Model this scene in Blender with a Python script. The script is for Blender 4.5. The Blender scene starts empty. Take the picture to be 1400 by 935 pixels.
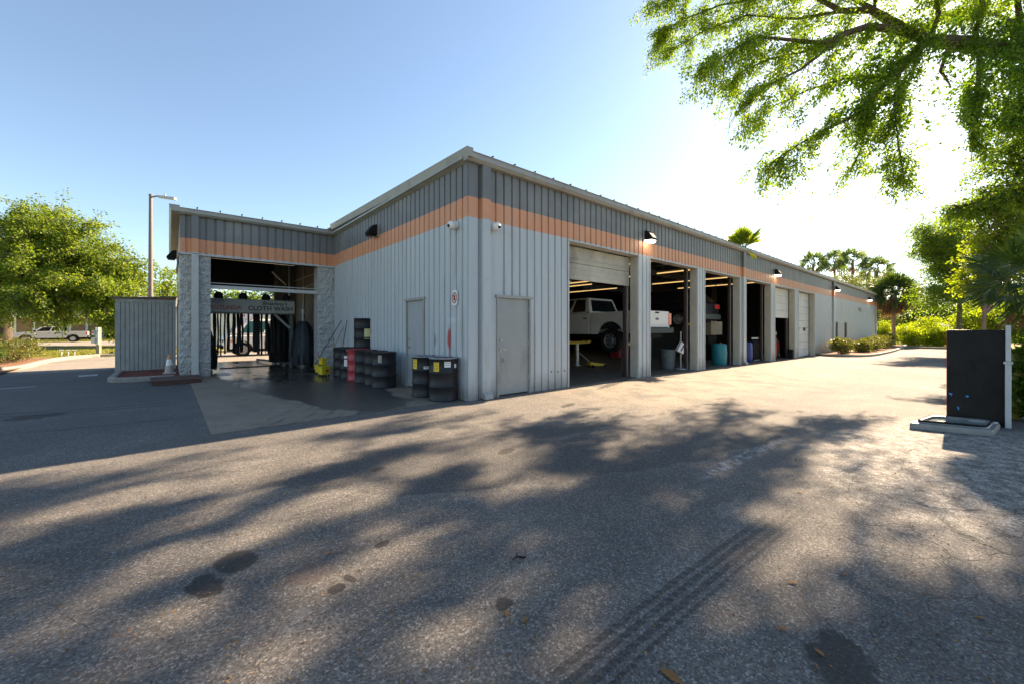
import bpy, bmesh, math, random
import numpy as np
from mathutils import Vector, Matrix, noise as mnoise
R = math.radians
random.seed(7)
rng = np.random.default_rng(11)
scene = bpy.context.scene
COL = scene.collection

# ------------------------------------------------------------------ frame of reference
# world X runs along the long bay wall, Y along the short door wall, origin at their corner on the ground
TH = R(49.25); FPX = 545.0; CX = 700.0; Y0 = 449.0; EYE = 1.45
CAM = (-4.539, -6.626)
def cw(lat, dep):
    return (CAM[0] + lat*math.sin(TH) + dep*math.cos(TH), CAM[1] - lat*math.cos(TH) + dep*math.sin(TH))
def P(px, py, d):
    x, y = cw((px-CX)/FPX*d, d)
    return (x, y, EYE + (Y0-py)/FPX*d)
def gz(x, y=0):                         # the lot falls gently along the bays
    t = min(1, max(0, (x-4)/22)); return -0.28*t
SUN_AZ = R(0.75); SUN_EL = R(32)
SUN_DIR = Vector((math.cos(SUN_AZ)*math.cos(SUN_EL), math.sin(SUN_AZ)*math.cos(SUN_EL), math.sin(SUN_EL)))

# ------------------------------------------------------------------ material helpers
class NT:
    def __init__(s, name):
        s.m = bpy.data.materials.new(name); s.m.use_nodes = True
        s.t = s.m.node_tree; s.t.nodes.clear()
        s.out = s.t.nodes.new('ShaderNodeOutputMaterial')
        s.geo = s.t.nodes.new('ShaderNodeNewGeometry')
        s.pos = s.geo.outputs['Position']
        s.tc = s.t.nodes.new('ShaderNodeTexCoord'); s.obj = s.tc.outputs['Object']
    def n(s, typ, **kw):
        nd = s.t.nodes.new(typ)
        for k, v in kw.items():
            if k.startswith('i_'):
                key = k[2:]; key = int(key) if key.isdigit() else key.replace('_', ' ')
                s.set(nd.inputs[key], v)
            else: setattr(nd, k, v)
        return nd
    def set(s, inp, v):
        if isinstance(v, bpy.types.NodeSocket): s.t.links.new(v, inp)
        elif isinstance(v, (tuple, list)) and inp.type == 'RGBA': inp.default_value = tuple(v)[:3]+(1,)
        else: inp.default_value = v
    def math(s, op, a, b=0.0, c=None, clamp=False):
        nd = s.t.nodes.new('ShaderNodeMath'); nd.operation = op; nd.use_clamp = clamp
        s.set(nd.inputs[0], a); s.set(nd.inputs[1], b)
        if c is not None: s.set(nd.inputs[2], c)
        return nd.outputs[0]
    def noise(s, vec, scale, detail=4, rough=.55, dist=0.0):
        nd = s.n('ShaderNodeTexNoise'); s.set(nd.inputs['Vector'], vec)
        nd.inputs['Scale'].default_value = scale; nd.inputs['Detail'].default_value = detail
        nd.inputs['Roughness'].default_value = rough; nd.inputs['Distortion'].default_value = dist
        return nd.outputs['Fac']
    def voro(s, vec, scale, feature='F1', rnd=1.0):
        nd = s.n('ShaderNodeTexVoronoi', feature=feature); s.set(nd.inputs['Vector'], vec)
        nd.inputs['Scale'].default_value = scale; nd.inputs['Randomness'].default_value = rnd
        return nd
    def ramp(s, fac, stops, interp='LINEAR'):
        nd = s.n('ShaderNodeValToRGB'); nd.color_ramp.interpolation = interp
        e = nd.color_ramp.elements
        while len(e) < len(stops): e.new(.5)
        for q, (p, c) in zip(e, stops):
            q.position = p; q.color = (c, c, c, 1) if not isinstance(c, (tuple, list)) else tuple(c)[:3]+(1,)
        s.set(nd.inputs[0], fac); return nd.outputs[0]
    def sstep(s, v, a, b):
        nd = s.n('ShaderNodeMapRange', interpolation_type='SMOOTHSTEP'); s.set(nd.inputs[0], v)
        nd.inputs[1].default_value = a; nd.inputs[2].default_value = b; return nd.outputs[0]
    def mix(s, fac, a, b, mode='MIX'):
        nd = s.n('ShaderNodeMix', data_type='RGBA', blend_type=mode)
        s.set(nd.inputs[0], fac); s.set(nd.inputs[6], a); s.set(nd.inputs[7], b); return nd.outputs[2]
    def sep(s, vec):
        nd = s.n('ShaderNodeSeparateXYZ'); s.set(nd.inputs[0], vec); return nd.outputs
    def scalev(s, vec, sx, sy, sz):
        nd = s.n('ShaderNodeVectorMath', operation='MULTIPLY'); s.set(nd.inputs[0], vec); nd.inputs[1].default_value = (sx, sy, sz); return nd.outputs[0]
    def bump(s, h, strength=.3, dist=.01):
        nd = s.n('ShaderNodeBump'); nd.inputs['Strength'].default_value = strength; nd.inputs['Distance'].default_value = dist
        s.set(nd.inputs['Height'], h); return nd.outputs[0]
    def principled(s, color, rough=.6, metal=0.0, normal=None, spec=.5, **kw):
        nd = s.n('ShaderNodeBsdfPrincipled'); s.set(nd.inputs['Base Color'], color); s.set(nd.inputs['Roughness'], rough)
        s.set(nd.inputs['Metallic'], metal); s.set(nd.inputs['Specular IOR Level'], spec)
        if normal is not None: s.set(nd.inputs['Normal'], normal)
        for k, v in kw.items(): s.set(nd.inputs[k.replace('_', ' ')], v)
        s.t.links.new(nd.outputs[0], s.out.inputs[0]); return nd

def simple(name, color, rough=.55, metal=0.0, var=.25, scale=6.0, bump=0.0, grime=0.0, spec=.5, coat=0.0):
    q = NT(name)
    n1 = q.noise(q.obj, scale, 5, .6); n2 = q.noise(q.obj, scale*7, 3, .6)
    f = q.math('ADD', q.math('MULTIPLY', n1, .7), q.math('MULTIPLY', n2, .3))
    dk = tuple(c*(1-var) for c in color); lt = tuple(min(1, c*(1+var)) for c in color)
    c = q.ramp(f, [(.25, dk), (.75, lt)])
    if grime:
        g = q.sstep(q.noise(q.scalev(q.obj, 1, 1, .35), scale*.7, 6, .65), .5, .75)
        c = q.mix(q.math('MULTIPLY', g, grime), c, (.07, .05, .035))
    r = q.math('ADD', q.math('MULTIPLY', n2, .25), rough-.12, clamp=True)
    nm = q.bump(n2, bump, .01) if bump else None
    kw = {'Coat_Weight': coat} if coat else {}
    q.principled(c, r, metal, nm, spec, **kw)
    return q.m

def leafmat(name, cols, trans=.45, rough=.5, tint=(1.5, 1.55, .55)):
    q = NT(name)
    rnd = q.geo.outputs['Random Per Island']
    big = q.noise(q.pos, .7, 2)
    f = q.math('ADD', q.math('MULTIPLY', rnd, .75), q.math('MULTIPLY', big, .3), clamp=True)
    st = [(i/(len(cols)-1), c) for i, c in enumerate(cols)]
    c = q.ramp(f, st)
    pr = q.principled(c, rough, 0, None, .35)
    tr = q.n('ShaderNodeBsdfTranslucent'); q.set(tr.inputs[0], q.mix(1.0, c, tint, 'MULTIPLY'))
    mx = q.n('ShaderNodeMixShader'); mx.inputs[0].default_value = trans
    q.t.links.new(pr.outputs[0], mx.inputs[1]); q.t.links.new(tr.outputs[0], mx.inputs[2]); q.t.links.new(mx.outputs[0], q.out.inputs[0])
    return q.m

def emis(name, color, strength):
    q = NT(name); e = q.n('ShaderNodeEmission'); q.set(e.inputs[0], color); e.inputs[1].default_value = strength
    q.t.links.new(e.outputs[0], q.out.inputs[0]); return q.m

# ---- siding: paint changes colour at fixed heights (dark grey over orange over pale grey)
def siding():
    q = NT('painted_siding')
    x, y, z = q.sep(q.pos)
    zz = q.math('ADD', z, q.math('MULTIPLY', q.math('SUBTRACT', q.noise(q.pos, 9, 2), .5), .012))
    low = (.45, .49, .515); org = (.62, .285, .15); top = (.155, .162, .168)
    c = q.mix(q.math('GREATER_THAN', zz, 3.69), low, org)
    c = q.mix(q.math('GREATER_THAN', zz, 4.10), c, top)
    st = q.noise(q.scalev(q.pos, 3.2, 3.2, .22), 2.2, 6, .65)          # vertical weathering streaks
    c = q.mix(q.math('MULTIPLY', q.sstep(st, .48, .75), .38), c, (.22, .19, .15))
    fade = q.noise(q.pos, .6, 3)
    c = q.mix(q.math('MULTIPLY', q.sstep(fade, .5, .75), .2), c, (.5, .5, .47))
    splash = q.math('MULTIPLY', q.sstep(q.math('ADD', z, q.math('MULTIPLY', q.noise(q.pos, 5, 5, .7), -.5)), .28, -.3), .55)
    c = q.mix(splash, c, (.13, .105, .075))
    # scuffs, rust dots and old marks on the door wall (x = 0)
    onleft = q.math('LESS_THAN', x, .02)
    sc = q.sstep(q.noise(q.scalev(q.pos, 1, 1.4, 5), 3.0, 6, .7), .62, .72)
    sc = q.math('MULTIPLY', q.math('MULTIPLY', sc, onleft), q.math('MULTIPLY', q.sstep(z, .5, .9), q.sstep(z, 1.9, 1.2)))
    c = q.mix(q.math('MULTIPLY', sc, .35), c, (.12, .11, .11))
    def blob(cy, cz, ry, rz, dist=.12):
        dy = q.math('DIVIDE', q.math('SUBTRACT', y, cy), ry); dz = q.math('DIVIDE', q.math('SUBTRACT', z, cz), rz)
        d = q.math('ADD', q.math('MULTIPLY', dy, dy), q.math('MULTIPLY', dz, dz))
        d = q.math('ADD', d, q.math('MULTIPLY', q.math('SUBTRACT', q.noise(q.pos, 16, 4, .7), .5), 1.3))
        return q.math('MULTIPLY', q.sstep(d, 1.0, .25), onleft)
    c = q.mix(q.math('MULTIPLY', blob(.69, 1.22, .10, .27), .95), c, (.42, .03, .035))
    c = q.mix(q.math('MULTIPLY', blob(.69, .95, .025, .25), .6), c, (.42, .05, .05))
    c = q.mix(q.math('MULTIPLY', blob(1.30, 1.18, .05, .17), .8), c, (.05, .04, .12))
    c = q.mix(q.math('MULTIPLY', blob(.6, 1.62, .22, .08), .4), c, (.62, .68, .75))
    c = q.mix(q.math('MULTIPLY', blob(3.3, .75, .35, .4), .35), c, (.12, .33, .34))
    c = q.mix(q.math('MULTIPLY', blob(5.0, 1.35, .12, .1), .4), c, (.34, .16, .12))
    nm = q.bump(q.noise(q.pos, 3, 3), .12, .02)
    q.principled(c, q.math('ADD', .38, q.math('MULTIPLY', st, .25)), 0, nm, .45)
    return q.m

# ---- asphalt
def asphalt():
    q = NT('worn_asphalt')
    p = q.pos; x, y, z = q.sep(p)
    big = q.noise(p, .23, 5, .6); mid = q.noise(p, 1.3, 5, .65); fine = q.noise(p, 45, 3, .7)
    vo = q.voro(p, 106); sp = vo.outputs['Color']; spx = q.sep(sp)[0]
    stone = q.ramp(spx, [(0, .32), (.45, .78), (.85, 1.2), (1, 2.3)])
    base = q.ramp(q.math('ADD', q.math('MULTIPLY', big, .6), q.math('MULTIPLY', mid, .4)),
                  [(.28, (.078, .075, .072)), (.5, (.130, .121, .111)), (.72, (.205, .187, .163))])
    def blob(cx, cy, rx, ry, ang=0, wob=.8, ns=1.5, a=1.0, b=.6):
        dx = q.math('SUBTRACT', x, cx); dy = q.math('SUBTRACT', y, cy)
        ca, sa = math.cos(ang), math.sin(ang)
        u = q.math('DIVIDE', q.math('ADD', q.math('MULTIPLY', dx, ca), q.math('MULTIPLY', dy, sa)), rx)
        v = q.math('DIVIDE', q.math('SUBTRACT', q.math('MULTIPLY', dy, ca), q.math('MULTIPLY', dx, sa)), ry)
        d = q.math('ADD', q.math('MULTIPLY', u, u), q.math('MULTIPLY', v, v))
        d = q.math('ADD', d, q.math('MULTIPLY', q.math('SUBTRACT', q.noise(p, ns, 5, .65), .5), wob))
        return q.sstep(d, a, b)
    # sealed darker patch with a crisp ragged edge in front of the corner
    patch = blob(-.6, -3.4, 3.5, 1.05, R(-20), .9, 1.6, .95, .90)
    base = q.mix(q.math('MULTIPLY', patch, .6), base, (.060, .059, .060))
    macro = q.noise(q.scalev(p, .35, 1.2, 1), .9, 6, .72)
    base = q.mix(q.math('MULTIPLY', q.sstep(macro, .54, .70), .45), base, (.24, .23, .215))
    base = q.mix(q.math('MULTIPLY', q.sstep(macro, .45, .28), .4), base, (.055, .055, .057))
    # lane left of the wash apron, darkened to paint in the building's shade
    lane = q.math('MULTIPLY', q.math('MULTIPLY', q.sstep(x, -4.0, -4.25), q.sstep(y, -.5, 1.5)), q.sstep(y, 14.6, 12.5))
    base = q.mix(q.math('MULTIPLY', q.sstep(y, 12.5, 15), .75), base, (.30, .265, .22))  # strip behind the building painted lighter, as if sunlit
    base = q.mix(q.math('MULTIPLY', lane, .45), base, (.075, .078, .085))
    # dusty pale wear toward the black cabinet and along the bays
    dust = q.math('MULTIPLY', blob(2.2, -6.4, 3.0, 1.2, 0, 1.5, 1.7, 1.1, .3), q.sstep(q.noise(p, 7, 5, .75), .40, .62))
    base = q.mix(q.math('MULTIPLY', dust, .6), base, (.42, .40, .36))
    bay = q.math('MULTIPLY', q.math('MULTIPLY', q.sstep(y, -4.8, -2.2), q.sstep(x, .5, 3.5)), q.sstep(mid, .3, .6))
    base = q.mix(q.math('MULTIPLY', bay, .45), base, (.37, .30, .215))
    col = q.mix(1.0, base, q.mix(.75, (1, 1, 1), stone), 'MULTIPLY')
    # oil drips and wet spots
    oil = blob(-4.22, -3.62, .13, .17, .3, 1.0, 9, .9, .5)
    for (ox, oy, ra, rb) in ((-4.38, -3.80, .09, .16), (-3.83, -4.3, .05, .05), (-3.74, -4.26, .025, .06), (-2.33, -6.25, .24, .14), (-3.45, -4.02, .07, .04), (-1.5, -3.0, .16, .08), (-2.9, -2.6, .09, .06), (-3.2, -5.0, .06, .05), (.9, -3.5, .25, .12), (4.5, -.35, 1.4, .14), (1.2, -1.6, .3, .1), (-6.2, 3.5, .4, .3)):
        oil = q.math('MAXIMUM', oil, blob(ox, oy, ra, rb, .3, 2.4, 11, .95, .55))
    col = q.mix(q.math('MULTIPLY', oil, .82), col, (.020, .018, .017))
    # tan stains and rusty run by the bay door
    col = q.mix(q.math('MULTIPLY', blob(-3.9, -4.05, .14, .12, 0, 1.1, 8), .45), col, (.10, .065, .05))
    # faded white paint left from an old marking
    old = q.math('MAXIMUM', blob(.45, -4.93, 1.45, .11, R(-3), 1.5, 3.5, 1, .2), q.math('MULTIPLY', blob(-4.05, -4.42, .14, .09, .6, 2.2, 9, 1, .0), .4))
    old = q.math('MULTIPLY', old, q.sstep(q.noise(p, 9, 6, .8), .44, .62))
    col = q.mix(q.math('MULTIPLY', old, .5), col, (.48, .49, .50))
    # cracks
    wv = q.n('ShaderNodeVectorMath', operation='ADD'); q.set(wv.inputs[0], p)
    nz = q.n('ShaderNodeTexNoise'); q.set(nz.inputs['Vector'], p); nz.inputs['Scale'].default_value = 3.5; nz.inputs['Detail'].default_value = 5
    q.set(wv.inputs[1], q.scalev(nz.outputs['Color'], .35, .35, 0))
    ck = q.voro(wv.outputs[0], 2.1, 'DISTANCE_TO_EDGE').outputs['Distance']
    ck2 = q.voro(wv.outputs[0], 5.5, 'DISTANCE_TO_EDGE').outputs['Distance']
    zone = blob(.5, -7.3, 3.2, 1.7, 0, 1.2, 1.2, 1.1, .5)
    crack = q.math('MULTIPLY', q.math('MAXIMUM', q.sstep(ck, .012, .003), q.math('MULTIPLY', q.sstep(ck2, .016, .004), .7)), zone)
    ckb = q.math('MULTIPLY', q.sstep(q.voro(wv.outputs[0], .3, 'DISTANCE_TO_EDGE').outputs['Distance'], .0022, .0008), q.math('MULTIPLY', q.sstep(mid, .48, .6), .6))
    crack = q.math('MAXIMUM', crack, ckb)
    col = q.mix(q.math('MULTIPLY', crack, .5), col, (.02, .018, .016))
    # tyre marks: two ribbed bands crossing the foreground, and curved faint ones on the left
    def band(x0, y0, ang, L, w, ribs):
        dx = q.math('SUBTRACT', x, x0); dy = q.math('SUBTRACT', y, y0)
        ca, sa = math.cos(ang), math.sin(ang)
        u = q.math('ADD', q.math('MULTIPLY', dx, ca), q.math('MULTIPLY', dy, sa))
        v = q.math('SUBTRACT', q.math('MULTIPLY', dy, ca), q.math('MULTIPLY', dx, sa))
        v = q.math('ADD', v, q.math('MULTIPLY', q.math('MULTIPLY', u, u), .012))
        m = q.math('MULTIPLY', q.sstep(q.math('ABSOLUTE', v), w, w*.85), q.math('MULTIPLY', q.sstep(u, 0, .4), q.sstep(u, L, L*.5)))
        s1 = q.math('ADD', .5, q.math('MULTIPLY', q.math('SINE', q.math('MULTIPLY', v, 2*math.pi*ribs/(2*w))), .5))
        lug = q.math('ADD', .5, q.math('MULTIPLY', q.math('SINE', q.math('ADD', q.math('MULTIPLY', u, 95), q.math('MULTIPLY', v, 60))), .5))
        t = q.math('MULTIPLY', q.sstep(s1, .25, .55), q.math('ADD', .62, q.math('MULTIPLY', q.sstep(lug, .3, .6), .38)))
        return q.math('MULTIPLY', q.math('MULTIPLY', m, t), q.sstep(q.noise(p, 9, 6, .75), .30, .50))
    tm = band(-4.3, -5.55, R(0.5), 4.6, .125, 4)
    col = q.mix(q.math('MULTIPLY', tm, .68), col, (.025, .025, .027))
    # soft curved drag marks on the left lane
    rx = q.math('SUBTRACT', x, -4.0); ry = q.math('SUBTRACT', y, 12.0)
    rad = q.math('SQRT', q.math('ADD', q.math('MULTIPLY', rx, rx), q.math('MULTIPLY', ry, ry)))
    arcs = None
    for r0 in (8.3, 8.62, 10.2):
        a = q.sstep(q.math('ABSOLUTE', q.math('SUBTRACT', rad, r0)), .11, .03)
        arcs = a if arcs is None else q.math('MAXIMUM', arcs, a)
    arcs = q.math('MULTIPLY', q.math('MULTIPLY', arcs, q.sstep(x, -4.3, -4.6)), q.sstep(mid, .35, .55))
    col = q.mix(q.math('MULTIPLY', arcs, .5), col, (.03, .03, .033))
    jl = q.math('MULTIPLY', q.sstep(q.math('ABSOLUTE', q.math('ADD', y, q.math('MULTIPLY', q.math('SUBTRACT', x, 2), -.02))), .06, .02), 0)
    seam = q.math('MULTIPLY', q.sstep(q.math('ABSOLUTE', q.math('SUBTRACT', y, -2.65)), .05, .012), q.sstep(x, 7.5, 9.5))
    col = q.mix(q.math('MULTIPLY', seam, .3), col, (.08, .07, .06))
    hgt = q.math('ADD', q.math('MULTIPLY', spx, .5), q.math('MULTIPLY', fine, .5))
    hgt = q.math('SUBTRACT', hgt, q.math('MULTIPLY', crack, 1.5))
    nm = q.bump(hgt, .55, .012)
    rough = q.math('SUBTRACT', .88, q.math('MULTIPLY', oil, .08))
    q.principled(col, rough, 0, nm, .35)
    return q.m

def concrete():
    q = NT('stained_concrete')
    p = q.pos; x, y, z = q.sep(p)
    big = q.noise(p, .5, 5, .6); mid = q.noise(p, 2.2, 6, .65); fine = q.noise(p, 60, 3, .7)
    base = q.ramp(q.math('ADD', q.math('MULTIPLY', big, .5), q.math('MULTIPLY', mid, .5)), [(.3, (.13, .10, .072)), (.5, (.205, .163, .12)), (.72, (.275, .228, .175))])
    base = q.mix(1.0, base, q.ramp(fine, [(.3, .8), (.7, 1.2)]), 'MULTIPLY')
    # wet tongue running out of the wash bay
    dx = q.math('DIVIDE', q.math('ADD', x, q.math('ADD', 1.95, q.math('MULTIPLY', q.math('SUBTRACT', y, 7), .06))), 1.5)
    dy = q.math('DIVIDE', q.math('SUBTRACT', y, 8.5), 8.9)
    d = q.math('ADD', q.math('MULTIPLY', dx, dx), q.math('MULTIPLY', dy, dy))
    d = q.math('ADD', d, q.math('MULTIPLY', q.math('SUBTRACT', q.noise(p, 1.6, 6, .65), .5), 1.0))
    wet = q.math('MAXIMUM', q.sstep(d, 1.0, .9), q.sstep(y, 8.6, 9.2))
    rx = q.math('SUBTRACT', x, -7.2); ry = q.math('SUBTRACT', y, 4.2)
    rad = q.math('SQRT', q.math('ADD', q.math('MULTIPLY', rx, rx), q.math('MULTIPLY', ry, ry)))
    tr = q.math('ADD', .5, q.math('MULTIPLY', q.math('SINE', q.math('ADD', q.math('MULTIPLY', rad, 24), q.math('MULTIPLY', mid, 5))), .5))
    tr = q.math('MULTIPLY', q.math('MULTIPLY', q.sstep(tr, .6, .95), q.sstep(q.noise(p, 2.6, 6, .7), .42, .62)), q.math('MULTIPLY', q.sstep(rad, 5.0, 5.3), q.sstep(rad, 6.4, 6.1)))
    col = q.mix(q.math('MULTIPLY', wet, .8), base, (.026, .026, .027))
    col = q.mix(q.math('MULTIPLY', tr, .6), col, (.025, .024, .023))
    old = q.sstep(q.noise(q.scalev(p, 1, 1, 1), .9, 6, .7), .55, .68)
    col = q.mix(q.math('MULTIPLY', old, .35), col, (.06, .05, .042))
    pud = q.math('MULTIPLY', q.sstep(q.noise(q.scalev(p, 1, .55, 1), 1.15, 4, .6), .40, .50), q.sstep(y, 3.5, 8.0))
    pud = q.math('MULTIPLY', pud, wet)
    rough = q.math('SUBTRACT', q.math('SUBTRACT', .82, q.math('MULTIPLY', wet, .46)), q.math('MULTIPLY', pud, .30))
    nm = q.bump(fine, .25, .006)
    q.principled(col, rough, 0, nm, .5)
    return q.m

def blockmat():
    q = NT('split_face_block')
    p = q.pos; x, y, z = q.sep(p)
    u = q.math('ADD', x, y)
    h = q.noise(p, 7, 7, .68); h2 = q.noise(p, 26, 4, .7)
    jz = q.sstep(q.math('ABSOLUTE', q.math('SUBTRACT', q.math('FRACT', q.math('DIVIDE', z, .203)), .5)), .44, .5)
    jx = q.sstep(q.math('ABSOLUTE', q.math('SUBTRACT', q.math('FRACT', q.math('ADD', q.math('DIVIDE', u, .406), q.math('MULTIPLY', q.math('FLOOR', q.math('DIVIDE', z, .203)), .5))), .5)), .47, .5)
    j = q.math('MAXIMUM', jz, jx)
    c = q.ramp(q.math('ADD', q.math('MULTIPLY', h, .5), q.math('MULTIPLY', h2, .5)), [(.3, (.36, .365, .36)), (.7, (.56, .565, .555))])
    c = q.mix(q.math('MULTIPLY', j, .12), c, (.25, .25, .24))
    c = q.mix(q.math('MULTIPLY', q.sstep(z, .6, -.1), .4), c, (.16, .14, .11))
    hh = q.math('SUBTRACT', q.math('ADD', h, q.math('MULTIPLY', h2, .35)), q.math('MULTIPLY', j, .2))
    q.principled(c, .85, 0, q.bump(hh, .9, .06), .3)
    return q.m

def groundmat(name, c1, c2, c3, scale=6):
    q = NT(name)
    f = q.math('ADD', q.math('MULTIPLY', q.noise(q.pos, .25, 4), .45), q.math('MULTIPLY', q.noise(q.pos, scale, 6, .75), .55))
    c = q.ramp(f, [(.3, c1), (.5, c2), (.7, c3)])
    q.principled(c, .95, 0, q.bump(q.noise(q.pos, scale*5, 4, .7), .6, .03), .2)
    return q.m

def barkmat(name, c1, c2, sc=14):
    q = NT(name)
    f = q.noise(q.scalev(q.obj, 1, 1, .25), sc, 6, .7)
    q.principled(q.ramp(f, [(.3, c1), (.7, c2)]), .9, 0, q.bump(f, .8, .03), .2)
    return q.m

M = {}
M['siding'] = siding(); M['asphalt'] = asphalt(); M['concrete'] = concrete(); M['block'] = blockmat()
M['grass'] = groundmat('dry_lawn', (.10, .11, .02), (.19, .18, .035), (.30, .24, .08))
M['mulch'] = groundmat('red_mulch', (.07, .022, .015), (.14, .045, .03), (.22, .09, .06), 16)
M['mulch_tan'] = groundmat('tan_mulch', (.12, .06, .035), (.24, .13, .08), (.34, .21, .14), 12)
M['kerb'] = simple('kerb_concrete', (.25, .23, .20), .85, 0, .25, 5, .3, .35)
M['trim'] = simple('grey_trim', (.30, .305, .29), .45, 0, .15, 3, 0, .25)
M['jamb'] = simple('bounce_tinted_jamb', (.44, .41, .335), .5, 0, .2, 2.5, 0, .4)  # jamb colour warmed, bounced light from the ground put into it
M['pale'] = simple('pale_trim', (.46, .47, .46), .45, 0, .12, 3, 0, .15)
M['roof'] = simple('roof_metal', (.42, .40, .35), .4, .3, .1, 3)
M['door'] = simple('door_paint', (.29, .305, .305), .45, 0, .1, 3, 0, .3)
M['doorblue'] = simple('door_paint_blue', (.33, .35, .37), .45, 0, .1, 3, 0, .25)
M['overhead'] = simple('overhead_door_paint', (.42, .395, .32), .5, 0, .25, 2, 0, .7)
M['overwhite'] = simple('overhead_door_white', (.62, .62, .59), .5, 0, .08, 2, 0, .12)
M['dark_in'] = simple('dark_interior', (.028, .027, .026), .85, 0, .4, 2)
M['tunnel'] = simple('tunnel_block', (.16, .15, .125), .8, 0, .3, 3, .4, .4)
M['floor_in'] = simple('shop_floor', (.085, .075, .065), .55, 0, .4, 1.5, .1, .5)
M['steel'] = simple('brushed_steel', (.55, .55, .56), .35, .9, .15, 8)
M['galv'] = simple('galvanized', (.42, .43, .44), .5, .6, .15, 8)
M['rust'] = simple('rusty_track', (.045, .020, .015), .7, .2, .4, 9)
M['black'] = simple('black_plastic', (.016, .016, .017), .7, 0, .3, 8, 0, 0, .1)
M['rubber'] = simple('rubber', (.016, .016, .017), .8, 0, .3, 12, 0, 0, .1)
M['drum'] = simple('drum_black', (.017, .018, .021), .42, .0, .35, 7, 0, .3, .28)
M['drumrust'] = simple('rusted_lid', (.11, .045, .022), .75, .2, .5, 10)
M['drumrim'] = simple('worn_rim', (.30, .34, .37), .4, .5, .3, 10)
M['drumred'] = simple('drum_red', (.33, .03, .035), .42, 0, .2, 7, 0, .25)
M['teal'] = simple('teal_plastic', (.015, .20, .24), .45, 0, .2, 5)
M['blueplastic'] = simple('blue_plastic', (.02, .035, .22), .42, 0, .2, 5)
M['greybin'] = simple('grey_bin', (.10, .125, .13), .6, 0, .2, 5)
M['yellow'] = simple('yellow_plastic', (.60, .47, .02), .5, 0, .2, 7, 0, .35)
M['yellowpaint'] = simple('yellow_paint', (.75, .52, .02), .45, 0, .15, 7, 0, .2)
M['label_y'] = simple('yellow_sticker', (.80, .55, .03), .5, 0, .12, 30)
M['label_w'] = simple('white_sticker', (.72, .73, .72), .5, 0, .12, 30)
M['label_p'] = simple('pale_yellow_sticker', (.66, .62, .30), .5, 0, .15, 30)
M['ink'] = simple('ink', (.03, .03, .035), .6, 0, .1, 20)
M['inkred'] = simple('ink_red', (.30, .035, .035), .6, 0, .2, 20)
M['white'] = simple('white_paint', (.74, .74, .72), .35, 0, .05, 4, 0, .06, .5, .3)
M['truckwhite'] = simple('truck_white', (.66, .65, .62), .4, 0, .05, 4, 0, .06, .4)
M['vanwhite'] = simple('van_white', (.88, .88, .87), .35, 0, .03, 4)
M['silver'] = simple('silver_paint', (.55, .55, .56), .32, .35, .05, 4, 0, .03, .5, .4)
M['darkpaint'] = simple('dark_car_paint', (.010, .011, .014), .4, 0, .1, 5, 0, 0, .05, 0)
M['glass'] = simple('dark_glass', (.008, .010, .012), .2, 0, .1, 3, 0, 0, .12)
M['tealglass'] = simple('tinted_glass', (.03, .10, .11), .1, 0, .1, 3, 0, 0, .8)
M['redlight'] = simple('red_lens', (.60, .012, .015), .2, 0, .1, 10, 0, 0, .7)
M['orange'] = simple('orange_lens', (.80, .22, .02), .3, 0, .1, 10)
M['chrome'] = simple('bumper_steel', (.06, .075, .08), .5, 0, .1, 6, 0, 0, .08)
M['navy'] = simple('navy_badge', (.015, .025, .10), .3, 0, .1, 20)
M['wood_grey'] = simple('painted_fence_board', (.30, .315, .31), .75, 0, .25, 4, .3, .3)
M['wood_post'] = simple('weathered_post', (.30, .24, .17), .85, 0, .25, 8, .4, .3)
M['pallet'] = simple('red_brown_pallet', (.09, .048, .038), .85, 0, .35, 8, .4, .4)
M['machine'] = simple('machine_steel', (.10, .11, .11), .6, .2, .3, 6, 0, .4)
M['signgrey'] = simple('gantry_panel', (.31, .33, .30), .55, 0, .15, 2.5, 0, .3)
M['cloth'] = simple('wet_cloth', (.014, .015, .017), .7, 0, .5, 9, .5)
M['cloth2'] = simple('blue_black_cloth', (.028, .036, .046), .55, 0, .5, 12, .6)
M['beige'] = simple('beige_panel', (.36, .31, .235), .7, 0, .2, 4, 0, .4)
M['conegrey'] = simple('faded_cone', (.42, .36, .33), .7, 0, .15, 8, 0, .3)
M['coneorange'] = simple('cone_orange', (.55, .27, .15), .6, 0, .15, 8)
M['cabinet'] = simple('black_cabinet_paint', (.013, .0125, .012), .55, 0, .75, 3, .05, .06, .18)
M['tape'] = simple('blue_tape', (.02, .22, .60), .5, 0, .1, 20)
M['redside'] = simple('red_side', (.55, .05, .03), .5, 0, .1, 8)
M['binolive'] = simple('yellow_green_bin', (.20, .19, .03), .45, 0, .2, 6)
M['house'] = simple('brown_house_wall', (.30, .19, .10), .8, 0, .15, 2)
M['shingle'] = simple('grey_shingle', (.16, .15, .14), .9, 0, .3, 6, .3)
M['shedgrey'] = simple('shed_metal', (.36, .39, .43), .5, .1, .1, 3)
M['red'] = simple('sign_red', (.62, .03, .04), .5, 0, .1, 10)
M['blue'] = simple('sign_blue', (.02, .10, .45), .5, 0, .1, 10)
M['lamp_on'] = emis('lit_lamp_lens', (1.0, .86, .62), 5.0)
M['tube'] = emis('warm_fluorescent_tube', (1.0, .62, .22), .3)
M['bark'] = barkmat('oak_bark', (.05, .038, .028), (.14, .105, .075))
M['palmbark'] = barkmat('palm_bark', (.16, .10, .065), (.34, .23, .16), 9)
M['pole'] = simple('weathered_pole', (.17, .145, .125), .6, .2, .2, 3)
M['road'] = groundmat('pale_road', (.20, .185, .17), (.26, .24, .22), (.31, .285, .26), 3)
M['bark_grey'] = barkmat('grey_bark', (.10, .08, .06), (.24, .20, .16))
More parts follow.
